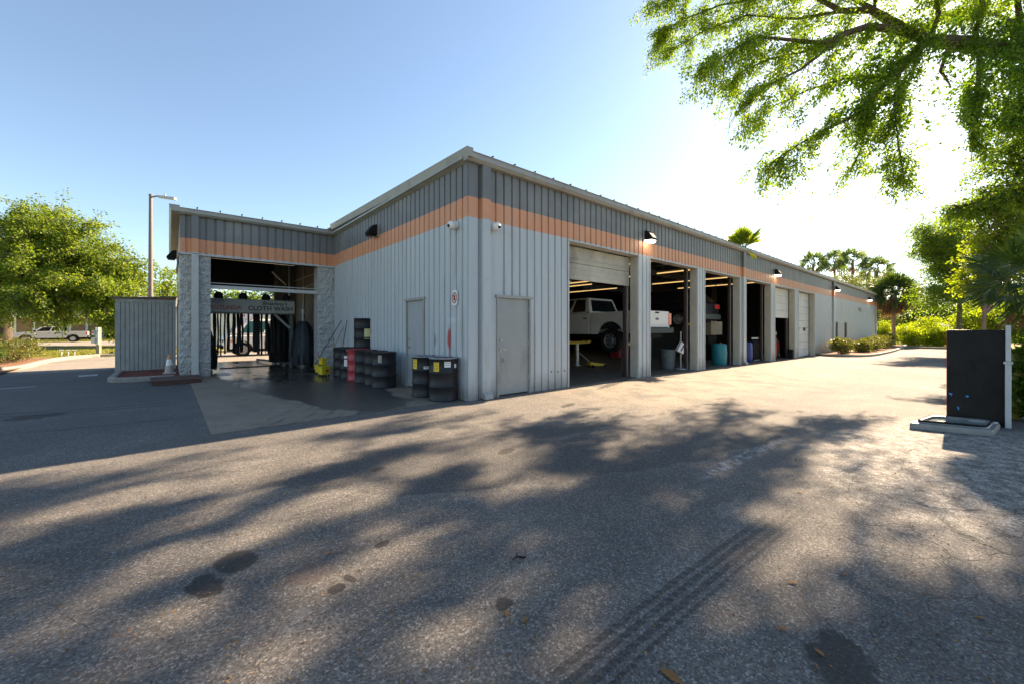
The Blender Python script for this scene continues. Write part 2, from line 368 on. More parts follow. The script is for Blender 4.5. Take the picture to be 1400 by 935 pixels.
M['leaf_oak'] = leafmat('oak_leaf', [(.065, .12, .013), (.12, .20, .02), (.19, .28, .028), (.27, .33, .042)], .6, .5, (1.65, 1.65, .5))
M['leaf_ivy'] = leafmat('ivy_leaf', [(.040, .09, .012), (.075, .145, .017), (.13, .21, .026)], .58, .5, (1.7, 1.7, .5))
M['leaf_left'] = leafmat('live_oak_leaf', [(.06, .12, .012), (.115, .18, .018), (.20, .26, .028), (.30, .315, .045)], .5, .5, (1.6, 1.65, .5))
M['leaf_dark'] = leafmat('dark_leaf', [(.025, .055, .012), (.05, .095, .018), (.085, .135, .026)], .42)
M['leaf_bright'] = leafmat('bright_leaf', [(.13, .19, .012), (.21, .27, .016), (.30, .34, .03)], .62, .5, (1.7, 1.7, .4))
M['leaf_hedge'] = leafmat('hedge_leaf', [(.045, .075, .014), (.085, .115, .022), (.17, .17, .04), (.20, .13, .05)], .35)
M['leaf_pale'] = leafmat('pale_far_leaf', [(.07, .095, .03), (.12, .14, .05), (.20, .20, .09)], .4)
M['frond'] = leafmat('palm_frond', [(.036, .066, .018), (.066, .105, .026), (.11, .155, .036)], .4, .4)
M['frond_far'] = leafmat('hazy_far_frond', [(.06, .10, .05), (.10, .15, .06), (.16, .21, .08)], .45, .5)  # palm frond colour lightened so distance haze is painted in
M['frond_bright'] = leafmat('bright_frond', [(.10, .15, .015), (.17, .22, .02), (.25, .28, .03)], .5, .4)
M['frond_dead'] = leafmat('dead_frond', [(.16, .085, .045), (.26, .15, .085), (.36, .23, .14)], .3, .8, (1.2, 1.0, .7))
M['blade'] = leafmat('grass_blade', [(.10, .13, .02), (.19, .20, .03), (.32, .27, .08)], .35)
M['litter'] = leafmat('dead_leaf', [(.16, .07, .03), (.30, .15, .05), (.38, .26, .08)], .2, .8, (1, .8, .5))

# ------------------------------------------------------------------ mesh helpers
class MB:
    def __init__(s): s.bm = bmesh.new()
    def box(s, x0, x1, y0, y1, z0, z1):
        v = [s.bm.verts.new(c) for c in ((x0,y0,z0),(x1,y0,z0),(x1,y1,z0),(x0,y1,z0),(x0,y0,z1),(x1,y0,z1),(x1,y1,z1),(x0,y1,z1))]
        for f in ((0,3,2,1),(4,5,6,7),(0,1,5,4),(1,2,6,5),(2,3,7,6),(3,0,4,7)): s.bm.faces.new([v[i] for i in f])
        return s
    def hexa(s, lo, hi):                  # two quads (4 pts each, counter-clockwise from above)
        v = [s.bm.verts.new(c) for c in list(lo)+list(hi)]
        for f in ((0,3,2,1),(4,5,6,7),(0,1,5,4),(1,2,6,5),(2,3,7,6),(3,0,4,7)): s.bm.faces.new([v[i] for i in f])
        return s
    def face(s, pts):
        s.bm.faces.new([s.bm.verts.new(p) for p in pts]); return s
    def prism(s, pts, axis, a, b):        # polygon in the other two axes, extruded along axis
        def mk(u, w, t): return {'x': (t,u,w), 'y': (u,t,w), 'z': (u,w,t)}[axis]
        A = [s.bm.verts.new(mk(u,w,a)) for u,w in pts]; B = [s.bm.verts.new(mk(u,w,b)) for u,w in pts]
        s.bm.faces.new(A); s.bm.faces.new(B[::-1]); n = len(pts)
        for i in range(n): s.bm.faces.new((A[i], B[i], B[(i+1)%n], A[(i+1)%n]))
        return s
    def tube(s, pts, rad, seg=8, caps=True):
        pts = [Vector(p) for p in pts]; n = len(pts)
        rad = list(rad) if isinstance(rad, (list, tuple)) else [rad]*n
        rings = []; up = Vector((.013, .02, 1))
        for i, p in enumerate(pts):
            d = (pts[min(i+1,n-1)]-pts[max(i-1,0)])
            d = d.normalized() if d.length > 1e-9 else Vector((0,0,1))
            a = d.cross(up if abs(d.dot(up)) < .95 else Vector((1,.01,.02))).normalized(); b = d.cross(a).normalized()
            rings.append([s.bm.verts.new(p + (a*math.cos(2*math.pi*k/seg)+b*math.sin(2*math.pi*k/seg))*rad[i]) for k in range(seg)])
        for r0, r1 in zip(rings, rings[1:]):
            for k in range(seg): s.bm.faces.new((r0[k], r0[(k+1)%seg], r1[(k+1)%seg], r1[k]))
        if caps:
            s.bm.faces.new(rings[0][::-1]); s.bm.faces.new(rings[-1])
        return s
    def lathe(s, prof, cx=0, cy=0, seg=28, axis='z', c=(0,0,0)):   # profile of (r, h)
        rings = []
        for r, hh in prof:
            ring = []
            for k in range(seg):
                a = 2*math.pi*k/seg; u, w = r*math.cos(a), r*math.sin(a)
                q = {'z': (cx+u, cy+w, hh), 'y': (c[0]+u, c[1]+hh, c[2]+w), 'x': (c[0]+hh, c[1]+u, c[2]+w)}[axis]
                ring.append(s.bm.verts.new(q))
            rings.append(ring)
        for r0, r1 in zip(rings, rings[1:]):
            for k in range(seg): s.bm.faces.new((r0[k], r0[(k+1)%seg], r1[(k+1)%seg], r1[k]))
        s.bm.faces.new(rings[0][::-1]); s.bm.faces.new(rings[-1])
        return s
    def build(s, name, m, parent=None, smooth=None, bevel=0.0, loc=None):
        bmesh.ops.recalc_face_normals(s.bm, faces=s.bm.faces[:])
        me = bpy.data.meshes.new(name); s.bm.to_mesh(me); s.bm.free()
        o = bpy.data.objects.new(name, me); COL.objects.link(o)
        me.materials.append(M[m] if isinstance(m, str) else m)
        if smooth:
            for p in me.polygons: p.use_smooth = True
            me.set_sharp_from_angle(angle=R(smooth))
        if bevel:
            b = o.modifiers.new('bevel', 'BEVEL'); b.width = bevel; b.segments = 2; b.limit_method = 'ANGLE'; b.angle_limit = R(35)
        if parent is not None: o.parent = parent
        if loc: o.location = loc
        return o

def tag(o, label=None, cat=None, group=None, kind=None):
    if label: o['label'] = label
    if cat: o['category'] = cat
    if group: o['group'] = group
    if kind: o['kind'] = kind
    return o
def thing(name, label, cat, loc=(0,0,0), rz=0.0, group=None):
    o = bpy.data.objects.new(name, None); COL.objects.link(o); o.location = loc; o.rotation_euler = (0,0,rz)
    o.empty_display_size = .2
    return tag(o, label, cat, group)
def copy_tree(src, parent=None):
    c = src.copy(); COL.objects.link(c)
    if parent is not None: c.parent = parent
    for ch in list(src.children): copy_tree(ch, c)
    return c
def pydata(name, V, F, m, parent=None, loc=None):
    me = bpy.data.meshes.new(name)
    V = np.asarray(V, dtype=np.float32); F = np.asarray(F, dtype=np.int32); nf, k = F.shape
    me.vertices.add(len(V)); me.vertices.foreach_set('co', V.ravel())
    me.loops.add(nf*k); me.loops.foreach_set('vertex_index', F.ravel())
    me.polygons.add(nf); me.polygons.foreach_set('loop_start', np.arange(0, nf*k, k, dtype=np.int32))
    me.update(calc_edges=True)
    me.materials.append(M[m]); o = bpy.data.objects.new(name, me); COL.objects.link(o)
    if parent is not None: o.parent = parent
    if loc is not None: o.location = loc
    return o
def leaf_mesh(name, pos, dirs, L, W, m, parent=None, roll=None):
    """many small folded diamond leaves: pos (n,3), dirs (n,3), length and width arrays"""
    n = len(pos); dirs = dirs/np.linalg.norm(dirs, axis=1, keepdims=True)
    rv = rng.normal(size=(n,3)); side = np.cross(dirs, rv); side /= np.linalg.norm(side, axis=1, keepdims=True)+1e-9
    nrm = np.cross(side, dirs)
    L = np.broadcast_to(np.asarray(L, float), (n,))[:,None]; W = np.broadcast_to(np.asarray(W, float), (n,))[:,None]
    a = pos; b = pos + dirs*L*.45 + side*W*.5 + nrm*W*.12; c = pos + dirs*L - nrm*L*.1; d = pos + dirs*L*.45 - side*W*.5 + nrm*W*.12
    V = np.stack([a,b,c,d], 1).reshape(-1,3); F = np.arange(4*n).reshape(n,4)
    return pydata(name, V, F, m, parent)

# ------------------------------------------------------------------ ground and setting
def sheet(name, m, xs, ys, dz=0.0, kind='structure'):
    V = []; F = []
    for y in ys:
        for x in xs: V.append((x, y, gz(x,y)+dz))
    nx = len(xs)
    for j in range(len(ys)-1):
        for i in range(nx-1): F.append((j*nx+i, j*nx+i+1, (j+1)*nx+i+1, (j+1)*nx+i))
    return tag(pydata(name, V, F, m), kind=kind)
KX = [4, 8, 12, 16, 20, 24, 26]
sheet('ground', 'grass', [-900, -200, -60, -9]+KX+[45, 200, 900], [-900, -100, -30, 0, 25, 60, 200, 900], -.03)
lot = sheet('parking_lot', 'asphalt', [-8.9, -4.1]+KX+[44.6], [-40, -10, 0, 14.3, 22.9], 0.0)
sheet('concrete_apron', 'concrete', [-4.1, 0.0], [.17, 14.9], .005)
sheet('road', 'road', [-160, -60, -9, 4, 26, 160], [41.8, 57.5], -.01)
sheet('sidewalk', 'kerb', [-160, -9, 4, 26, 160], [36.0, 38.2], -.012)
def path_strip(name, pts, w, h, m, label=None, cat=None, top=None):
    """kerb with a rounded face following a line"""
    mb = MB(); n = len(pts); sec = []
    for i, p in enumerate(pts):
        a = Vector(pts[max(i-1,0)]); b = Vector(pts[min(i+1,n-1)]); d = (b-a).normalized(); nn = Vector((-d.y, d.x))
        z = gz(p[0])
        prof = [(-w/2, -.05), (-w/2, h*.8), (-w/2+.03, h), (w/2-.03, h), (w/2, h*.8), (w/2, -.05)]
        sec.append([mb.bm.verts.new((p[0]+nn.x*u, p[1]+nn.y*u, z+v)) for u, v in prof])
    for s0, s1 in zip(sec, sec[1:]):
        for k in range(5): mb.bm.faces.new((s0[k], s0[k+1], s1[k+1], s1[k]))
    mb.bm.faces.new(sec[0]); mb.bm.faces.new(sec[-1][::-1])
    return mb.build(name, m, smooth=40)
def curve(pts, n=6):
    out = []
    for i in range(len(pts)-1):
        p0 = Vector(pts[max(i-1,0)]); p1 = Vector(pts[i]); p2 = Vector(pts[i+1]); p3 = Vector(pts[min(i+2,len(pts)-1)])
        for k in range(n):
            t = k/n
            out.append(tuple(.5*((2*p1)+(-p0+p2)*t+(2*p0-5*p1+4*p2-p3)*t*t+(-p0+3*p1-3*p2+p3)*t**3)))
    out.append(tuple(pts[-1])); return out
KL = curve([(-9.0, -40), (-8.95, 10), (-8.8, 14.5), (-8.55, 16), (-8.5, 19.3), (-8.1, 21.4), (-7.3, 22.6), (-6, 22.95), (10, 23.0), (45, 23.0)])
tag(path_strip('kerb', KL, .2, .14, 'kerb'), kind='structure')
KR = curve([(27.0, -.03), (26.55, -.7), (26.7, -1.5), (27.8, -2.15), (30, -2.5), (35, -2.65), (40, -2.6), (47, -2.3), (51, -2.2)])
tag(path_strip('kerb', KR, .2, .15, 'kerb'), kind='structure')
tag(path_strip('kerb', [(44.5, -40), (44.5, -20), (44.5, -2.6)], .2, .16, 'kerb'), kind='structure')
KP = [(-5.72, 11.1), (-5.72, 8.75), (-5.62, 8.52), (-5.4, 8.42), (-4.42, 8.3)]
tag(path_strip('kerb', KP, .17, .13, 'kerb'), kind='structure')
# mulch and lawn areas
def area(name, m, pts, dz, kind='structure'):
    mb = MB(); mb.face([(x, y, gz(x)+dz) for x, y in pts]); bmesh.ops.triangulate(mb.bm, faces=mb.bm.faces[:]); o = mb.build(name, m); return tag(o, kind=kind)
area('mulch_bed', 'mulch', [(-5.7, 11.2), (-5.7, 8.75), (-5.4, 8.45), (-4.3, 8.32), (-4.3, 11.2)], .09)
area('mulch_bed', 'mulch_tan', [(27, -.0)]+KR[1:]+[(51, 0)], .1)
area('mulch_bed', 'mulch_tan', [(-8.6, 10), (-8.5, 14.5), (-8.45, 19.3), (-8.1, 21.4), (-9.6, 23.0), (-12, 22), (-13, 10)], .07)
sheet('parking_line', 'label_w', [-11.0, -7.0], [8.62, 8.72], .004) if False else None
# a faded painted bar on the left lane
tag(MB().hexa([(-8.4, 8.52, .001), (-7.05, 8.72, .001), (-7.05, 8.80, .001), (-8.4, 8.62, .001)], [(-8.4, 8.52, .005), (-7.05, 8.72, .005), (-7.05, 8.80, .005), (-8.4, 8.62, .005)]).build('parking_line', simple('faded_line', (.33, .34, .36), .8, 0, .3, 9)), kind='structure')
# utility cover patch
tag(MB().hexa([(-6.6, 11.0, .001), (-6.2, 11.05, .001), (-6.25, 11.6, .001), (-6.65, 11.5, .001)], [(-6.6, 11.0, .005), (-6.2, 11.05, .005), (-6.25, 11.6, .005), (-6.65, 11.5, .005)]).build('road_patch', simple('pale_patch', (.35, .36, .37), .8, 0, .2, 9)), kind='structure')

# lawn blades on the verge
def grass_blades(name, n, xr, yr, hh, m='blade'):
    x = rng.uniform(*xr, n); y = rng.uniform(*yr, n)
    pos = np.stack([x, y, np.full(n, .0)-.02], 1); d = rng.normal(0, .35, (n,3)); d[:,2] = 1
    h = rng.uniform(*hh, n); return leaf_mesh(name, pos, d, h, .03, m)
tag(grass_blades('grass', 26000, (-22, -2), (22.2, 36), (.05, .14)), 'thin patchy lawn on the verge between the kerb and the road', 'grass', kind='stuff')
tag(grass_blades('grass', 9000, (-40, 0), (57.6, 66), (.08, .2)), 'lawn strip beyond the road in front of the brown house', 'grass', kind='stuff')

# ------------------------------------------------------------------ the building
B = thing('service_garage', 'long pale grey metal garage with an orange stripe, open service bays and a wash bay', 'building')
TOP = 4.86; BOT = -.45; HEAD = 3.66; RIB = .229
def ribs_between(a, b, phase):
    k = math.ceil((a-phase)/RIB); out = []
    while phase+k*RIB < b:
        out.append(phase+k*RIB); k += 1
    return out
def siding_strip(mb, a, b, z0, z1, phase, fn):
    """vertical ribbed sheet between a and b; fn(u, depth, z) -> point; grooves are 32 mm deep"""
    prof = [(a, 0)]
    for r in ribs_between(a+.03, b-.03, phase):
        prof += [(r-.028, 0), (r-.017, .034), (r+.017, .034), (r+.028, 0)]
    prof.append((b, 0))
    lo = [mb.bm.verts.new(fn(u, d, z0)) for u, d in prof]; hi = [mb.bm.verts.new(fn(u, d, z1)) for u, d in prof]
    for i in range(len(prof)-1): mb.bm.faces.new((lo[i], lo[i+1], hi[i+1], hi[i]))
LONG = 50.3; DEEP = 14.3
bays = [(3.05, 6.19), (6.88, 10.12), (10.76, 14.15), (14.91, 18.17), (18.84, 22.22), (23.0, 26.48)]
fnL = lambda u, d, z: (u, d, z)                     # long wall, faces -Y
fnS = lambda u, d, z: (d, u, z)                     # door wall, faces -X
fnW = lambda u, d, z: (u, 8.5+d, z)                 # wash front
mb = MB()
siding_strip(mb, 0, LONG, HEAD, TOP, .71, fnL)
def cut(a, b, holes):                               # pieces of a..b outside the holes
    out = []; c = a
    for h0, h1 in holes: out.append((c, h0)); c = h1
    out.append((c, b)); return out
for a, b in cut(0, LONG, bays):
    if a < .75 < b:                                 # steel door in the first panel
        siding_strip(mb, a, .74, BOT, HEAD, .71, fnL); siding_strip(mb, .74, 1.72, 2.15, HEAD, .71, fnL); siding_strip(mb, 1.72, b, BOT, HEAD, .71, fnL)
    elif b > 40:
        w = [(32.3, 33.05), (35.3, 36.25)]
        for c0, c1 in cut(a, b, w): siding_strip(mb, c0, c1, BOT, HEAD, .71, fnL)
        for c0, c1 in w:
            siding_strip(mb, c0, c1, BOT, .66, .71, fnL); siding_strip(mb, c0, c1, 1.95, HEAD, .71, fnL)
    else: siding_strip(mb, a, b, BOT, HEAD, .71, fnL)
# pillar cores and header behind the sheet
wall = mb.build('wall', 'siding', B)
mb = MB()
siding_strip(mb, 0, 8.5, 2.16, TOP, .19, fnS)
siding_strip(mb, 0, 1.76, BOT, 2.16, .19, fnS); siding_strip(mb, 2.70, 8.5, BOT, 2.16, .19, fnS)
mb.face([(0.0,0,TOP-.01),(0.0,8.5,TOP-.01),(0.0,8.5,TOP+.2)])
mb.build('wall', 'siding', B)
mb = MB()
siding_strip(mb, -4.29, 0, HEAD, TOP+.0, -4.29+.15, fnW)
siding_strip(mb, 8.5, DEEP, HEAD, TOP, .19, lambda u, d, z: (-4.29+d, u, z if z < 4 else z-(u-8.5)*.09))
mb.build('wash_fascia', 'siding', B)
JD = .28
for (a, b) in [(2.3, 3.05)]+cut(.06, LONG-.05, bays)[1:-1]+[(26.48, 26.9)]:
    mb = MB(); mb.box(a+.002, b-.002, .045, JD, BOT, HEAD-.002); mb.build('pillar_lining', 'jamb', B, bevel=.012)
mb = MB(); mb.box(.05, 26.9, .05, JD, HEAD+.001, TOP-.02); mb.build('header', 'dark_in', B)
for a, b in bays:
    mb = MB(); mb.box(a-.04, b+.02, -.03, JD-.01, HEAD-.03, HEAD-.003); mb.build('header_trim', 'pale', B)
    for c0, c1 in ((a-.045, a), (b, b+.045)):       # edge angles at the openings
        mb = MB(); mb.box(c0, c1, -.014, .05, BOT, HEAD-.032); mb.build('corner_trim', 'pale', B)
mb = MB()
for x, z in ((2.42, .42), (2.65, .40), (2.88, .41)): mb.lathe([(0,-.001),(.02,-.001),(.016,-.010),(0,-.010)], axis='y', c=(x, 0, z), seg=10)
mb.build('bolt', 'black', B)['kind'] = 'stuff'
mb = MB()                                            # rows of panel screws
k = .60
while k < LONG:
    for zz in (2.3, 3.72, 4.5):
        if not (zz < HEAD and (any(a-.1 < k < b+.1 for a, b in bays) or .6 < k < 1.8)): mb.lathe([(0,-.001),(.009,-.001),(.007,-.006),(0,-.006)], axis='y', c=(k, 0, zz), seg=6)
    k += RIB
k = .085
while k < 8.4:
    for zz in (2.3, 3.72, 4.5): mb.lathe([(0,-.001),(.009,-.001),(.007,-.006),(0,-.006)], axis='x', c=(0, k, zz), seg=6)
    k += RIB
mb.build('screw', 'galv', B)['kind'] = 'stuff'
# inner walls, floor, partition
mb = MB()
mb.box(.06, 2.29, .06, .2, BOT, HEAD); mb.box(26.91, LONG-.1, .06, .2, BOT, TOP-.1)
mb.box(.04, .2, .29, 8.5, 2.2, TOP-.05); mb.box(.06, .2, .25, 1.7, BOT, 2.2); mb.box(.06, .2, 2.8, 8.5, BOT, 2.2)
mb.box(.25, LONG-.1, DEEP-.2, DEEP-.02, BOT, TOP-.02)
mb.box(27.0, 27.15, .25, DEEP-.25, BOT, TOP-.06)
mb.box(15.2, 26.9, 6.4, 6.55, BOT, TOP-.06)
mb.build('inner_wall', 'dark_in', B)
mb = MB(); mb.box(LONG-.08, LONG, -.0+.01, DEEP, BOT, TOP); mb.build('end_wall', 'siding', B)
mb = MB(); mb.box(0.22, LONG-.1, DEEP-.015, DEEP+.02, BOT, TOP); mb.build('back_wall', 'siding', B)
xs = [0.25]+KX+[LONG-.1]
V = []; F = []
for y in (.06, DEEP-.05):
    for x in xs: V.append((x, y, gz(x)+.008))
n = len(xs)
for i in range(n-1): F.append((i, i+1, n+i+1, n+i))
pydata('shop_floor', V, F, 'floor_in', B)
# roof with standing seams rising from the eave
SL = 1/48
mb = MB()
mb.hexa([(-.12, -.1, TOP+.03), (LONG+.1, -.1, TOP+.03), (LONG+.1, DEEP+.2, TOP+.03+DEEP*SL), (-.12, DEEP+.2, TOP+.03+DEEP*SL)],
        [(-.12, -.1, TOP+.07), (LONG+.1, -.1, TOP+.07), (LONG+.1, DEEP+.2, TOP+.07+DEEP*SL), (-.12, DEEP+.2, TOP+.07+DEEP*SL)])
k = .55
while k < LONG:
    mb.hexa([(k-.02, -.12, TOP+.071), (k+.02, -.12, TOP+.071), (k+.025, DEEP, TOP+.071+DEEP*SL), (k-.025, DEEP, TOP+.071+DEEP*SL)],
            [(k-.012, -.12, TOP+.125), (k+.012, -.12, TOP+.125), (k+.012, DEEP, TOP+.125+DEEP*SL), (k-.012, DEEP, TOP+.125+DEEP*SL)]); k += .61
mb.build('roof', 'roof', B)
mb = MB(); k = .55
while k < LONG:
    mb.hexa([(k-.02,-.11,TOP+.126),(k+.02,-.11,TOP+.126),(k+.02,-.05,TOP+.126),(k-.02,-.05,TOP+.126)],[(k-.01,-.12,TOP+.150),(k+.025,-.12,TOP+.158),(k+.025,-.06,TOP+.158),(k-.01,-.06,TOP+.150)]); k += .61
k = -3.9
while k < -.1:
    mb.hexa([(k-.02,8.34,TOP+.121),(k+.02,8.34,TOP+.121),(k+.02,8.40,TOP+.121),(k-.02,8.40,TOP+.121)],[(k-.01,8.33,TOP+.150),(k+.025,8.33,TOP+.158),(k+.025,8.39,TOP+.158),(k-.01,8.39,TOP+.150)]); k += .55
sg = mb.build('seam_cap', 'black', B); sg['kind'] = 'stuff'
mb = MB()
mb.hexa([(-4.4, 8.36, TOP+.03), (-.0, 8.36, TOP+.03), (-.0, DEEP+.2, TOP-.47), (-4.4, DEEP+.2, TOP-.47)], [(-4.4, 8.36, TOP+.07), (-.0, 8.36, TOP+.07), (-.0, DEEP+.2, TOP-.43), (-4.4, DEEP+.2, TOP-.43)])
k = -3.9
while k < -.1:
    mb.hexa([(k-.02, 8.34, TOP+.071), (k+.02, 8.34, TOP+.071), (k+.02, DEEP, TOP-.42), (k-.02, DEEP, TOP-.42)], [(k-.01, 8.34, TOP+.12), (k+.01, 8.34, TOP+.12), (k+.01, DEEP, TOP-.37), (k-.01, DEEP, TOP-.37)]); k += .55
mb.build('roof', 'roof', B)
# box gutters (profile stepped like a formed eave gutter) and the sloped rake trim
def gutter_prof(o): return [(o, TOP-.09), (o-.10, TOP-.085), (o-.155, TOP-.03), (o-.155, TOP+.065), (o-.175, TOP+.075), (o-.175, TOP+.085), (o-.14, TOP+.085), (o, TOP+.06)]
mb = MB(); mb.prism(gutter_prof(-.002), 'x', -.10, LONG+.12); mb.build('gutter', 'trim', B)
mb = MB(); mb.prism(gutter_prof(8.498), 'x', -4.42, -.002); mb.build('gutter', 'trim', B)
def rake(x0, x1, y0, y1, name='rake_trim', slope=SL):
    mb = MB(); dzz = (y1-y0)*slope
    mb.hexa([(x0, y0, TOP-.05), (x1, y0, TOP-.05), (x1, y1, TOP-.05+dzz), (x0, y1, TOP-.05+dzz)], [(x0-.05, y0, TOP+.13), (x1, y0, TOP+.13), (x1, y1, TOP+.13+dzz), (x0-.05, y1, TOP+.13+dzz)])
    return mb.build(name, 'trim', B)
rake(-.10, -.003, -.2, 8.48); rake(-4.48, -4.293, 8.3, DEEP+.1, slope=-.09)
mb = MB(); mb.prism([(-.003, TOP-.1), (-.09, TOP-.06), (-.13, TOP-.05), (-.13, TOP+.0), (-.003, TOP+.0)], 'y', 0, 8.4); mb.build('rake_trim', 'trim', B)
# corner trim and downspouts painted to match the bands
mb = MB(); mb.box(-.012, .24, -.02, .0-.002, BOT, TOP-.09); mb.box(-.014, -.002, -.02, .12, BOT, TOP-.06); mb.build('corner_trim', 'siding', B)
def downspout(x, y, w=.21, d=.1, z1=TOP-.08, m='siding', bands=True):
    mb = MB(); mb.box(x, x+w, y-d, y-.004, gz(x)+.03, z1)
    if bands:
        for zb in (1.0, 2.45, 3.68): mb.box(x-.006, x+w+.006, y-d-.006, y-.003, zb, zb+.02)
    mb.hexa([(x, y-d-.1, gz(x)+.01), (x+w, y-d-.1, gz(x)+.01), (x+w, y-d+.02, gz(x)+.01), (x, y-d+.02, gz(x)+.01)], [(x, y-d-.08, gz(x)+.1), (x+w, y-d-.08, gz(x)+.1), (x+w, y-d+.001, gz(x)+.16), (x, y-d+.001, gz(x)+.16)])
    return mb.build('downspout', m, B, bevel=.012)
downspout(.30, -.002); downspout(31.35, -.002, .4); downspout(14.42, -.002, .24, .08, TOP-.08, 'siding', False); downspout(50.0, -.002, .3)
# steel doors
def steel_door(y_or_x, side):
    if side == 'long':
        f = MB(); f.box(.735, .785, -.03, .1, 0, 2.15); f.box(1.675, 1.725, -.03, .1, 0, 2.15); f.box(.70, 1.76, -.045, .1, 2.10, 2.16)
        fr = f.build('door_frame', 'trim', B)
        d = MB(); d.box(.787, 1.673, .012, .06, .03, 2.098); dd = d.build('door', 'door', B, bevel=.004)
        h = MB(); h.lathe([(.0,0),(.035,0),(.035,-.02),(0,-.02)], axis='y', c=(.86, .012, 1.0)); h.tube([(.86,-.02,1.0),(.86,-.05,1.0),(.97,-.055,1.0)], .012); h.build('handle', 'steel', dd)
        l = MB(); l.lathe([(.0,0),(.032,0),(.03,-.025),(0,-.025)], axis='y', c=(.855, .012, 1.2)); l.build('deadbolt', 'galv', dd)
        s = MB(); s.box(.88,.905,.006,.0115,.72,.82); s.box(.925,.95,.006,.0115,.72,.82); s.build('door_number', simple('faint_ink', (.2,.2,.2), .6), dd)
        for zz in (.3, 1.05, 1.8):
            g = MB(); g.box(1.655, 1.69, -.008, .02, zz, zz+.11); g.build('hinge', 'galv', dd)
    else:
        f = MB(); f.box(-.03, .1, 1.755, 1.80, 0, 2.15); f.box(-.03, .1, 2.66, 2.705, 0, 2.15); f.box(-.05, .1, 1.72, 2.74, 2.12, 2.18)
        fr = f.build('door_frame', 'trim', B)
        d = MB(); d.box(.012, .06, 1.802, 2.658, .03, 2.118); dd = d.build('door', 'doorblue', B, bevel=.004)
        h = MB(); h.lathe([(.0,0),(.035,0),(.035,-.02),(0,-.02)], axis='x', c=(.012, 2.58, 1.0)); h.tube([(-.02,2.58,1.0),(-.05,2.58,1.0),(-.055,2.47,1.0)], .012); h.build('handle', 'steel', dd)
        l = MB(); l.lathe([(.0,0),(.032,0),(.03,-.025),(0,-.025)], axis='x', c=(.012, 2.58, 1.2)); l.build('deadbolt', 'galv', dd)
steel_door(0, 'long'); steel_door(0, 'short')
# overhead doors: panel sections with reveal lines
def overhead(a, b, z0, z1, m, nsec, win=False):
    mb = MB(); h = (z1-z0)/nsec
    for i in range(nsec):
        za, zb = z0+i*h, z0+(i+1)*h-.012
        mb.box(a, b, .30, .34, za, zb)
        if m == 'overhead':
            for q in (.33, .66): mb.box(a+.01, b-.01, .292, .301, za+h*q-.012, za+h*q+.012)
        else: mb.box(a+.01, b-.01, .290, .301, za+h*.5-.02, za+h*.5+.02)
    d = mb.build('overhead_door', m, B)
    if win:
        for c in win:
            f = MB(); f.box(a+c-.05, a+c+.55, .283, .2895, 1.23, 1.55); f.build('window_frame', 'white', d); g = MB(); g.box(a+c, a+c+.5, .276, .2825, 1.28, 1.50); g.build('glass', 'glass', d)
    return d
overhead(3.07, 6.17, 2.74, 3.62, 'overhead', 2)
overhead(18.86, 22.2, 2.02, 3.62, 'overwhite', 4)
overhead(23.02, 26.46, gz(25)+.03, 3.62, 'overwhite', 9, win=(.75, 2.1))
mb = MB(); mb.box(3.07, 6.17, .283, .289, 3.30, 3.60); mb.build('overhead_door_hood', 'overhead', B)
# door tracks beside each opening
for a, b in bays[:5]:
    mb = MB(); mb.box(b-.16, b-.07, .36, .43, gz(b), 4.2); mb.build('door_track', 'rust', B)
    mb = MB(); mb.box(b-.05, b+.02, .35, .39, gz(b), 4.2); mb.build('door_track', 'galv', B)
    mb = MB(); mb.box(a+.02, a+.08, .36, .43, gz(a), 4.2); mb.build('door_track', 'rust', B)
# slim windows in the office end
for c0, c1 in ((32.3, 33.05), (35.3, 36.25)):
    f = MB(); f.box(c0, c0+.07, -.02, .1, .66, 1.95); f.box(c1-.07, c1, -.02, .1, .66, 1.95); f.box(c0+.07, c1-.07, -.02, .1, 1.88, 1.95); f.box(c0+.07, c1-.07, -.02, .1, .66, .73)
    fr = f.build('window', 'trim', B); g = MB(); g.box(c0+.07, c1-.07, .04, .06, .73, 1.88); g.build('glass', 'glass', fr)
mb = MB(); mb.box(41.3, 42.5, -.09, -.002, 3.0, 3.2); mb.box(41.2, 42.6, -.02, -.003, 2.92, 3.28); mb.build('wall_vent', 'trim', B, bevel=.02)
# ceiling beams and ducts seen through the bays
mb = MB()
for x in np.arange(1.5, 27, 1.75): mb.box(x-.05, x+.05, .5, DEEP-.3, 4.55, 4.78)
for y in (4.5, 9): mb.box(.3, 26.8, y-.1, y+.1, 4.25, 4.54)
for x in (6.5, 14.5, 22.5): mb.box(x-.12, x+.12, 4.38, 4.62, -.3, 4.24)
mb.build('roof_beam', simple('grey_purlin', (.10, .10, .095), .6, .2, .2, 3), B)
# pole / dirty duct
mb = MB(); mb.tube([(7.6, 6.5, 2.6), (7.6, 6.5, 4.6)], .07); mb.tube([(.6, 3, 4.1), (12, 3, 4.05)], .05); mb.tube([(9, 2, 4.2), (26, 2, 4.2)], .03); mb.build('pipe', 'galv', B)

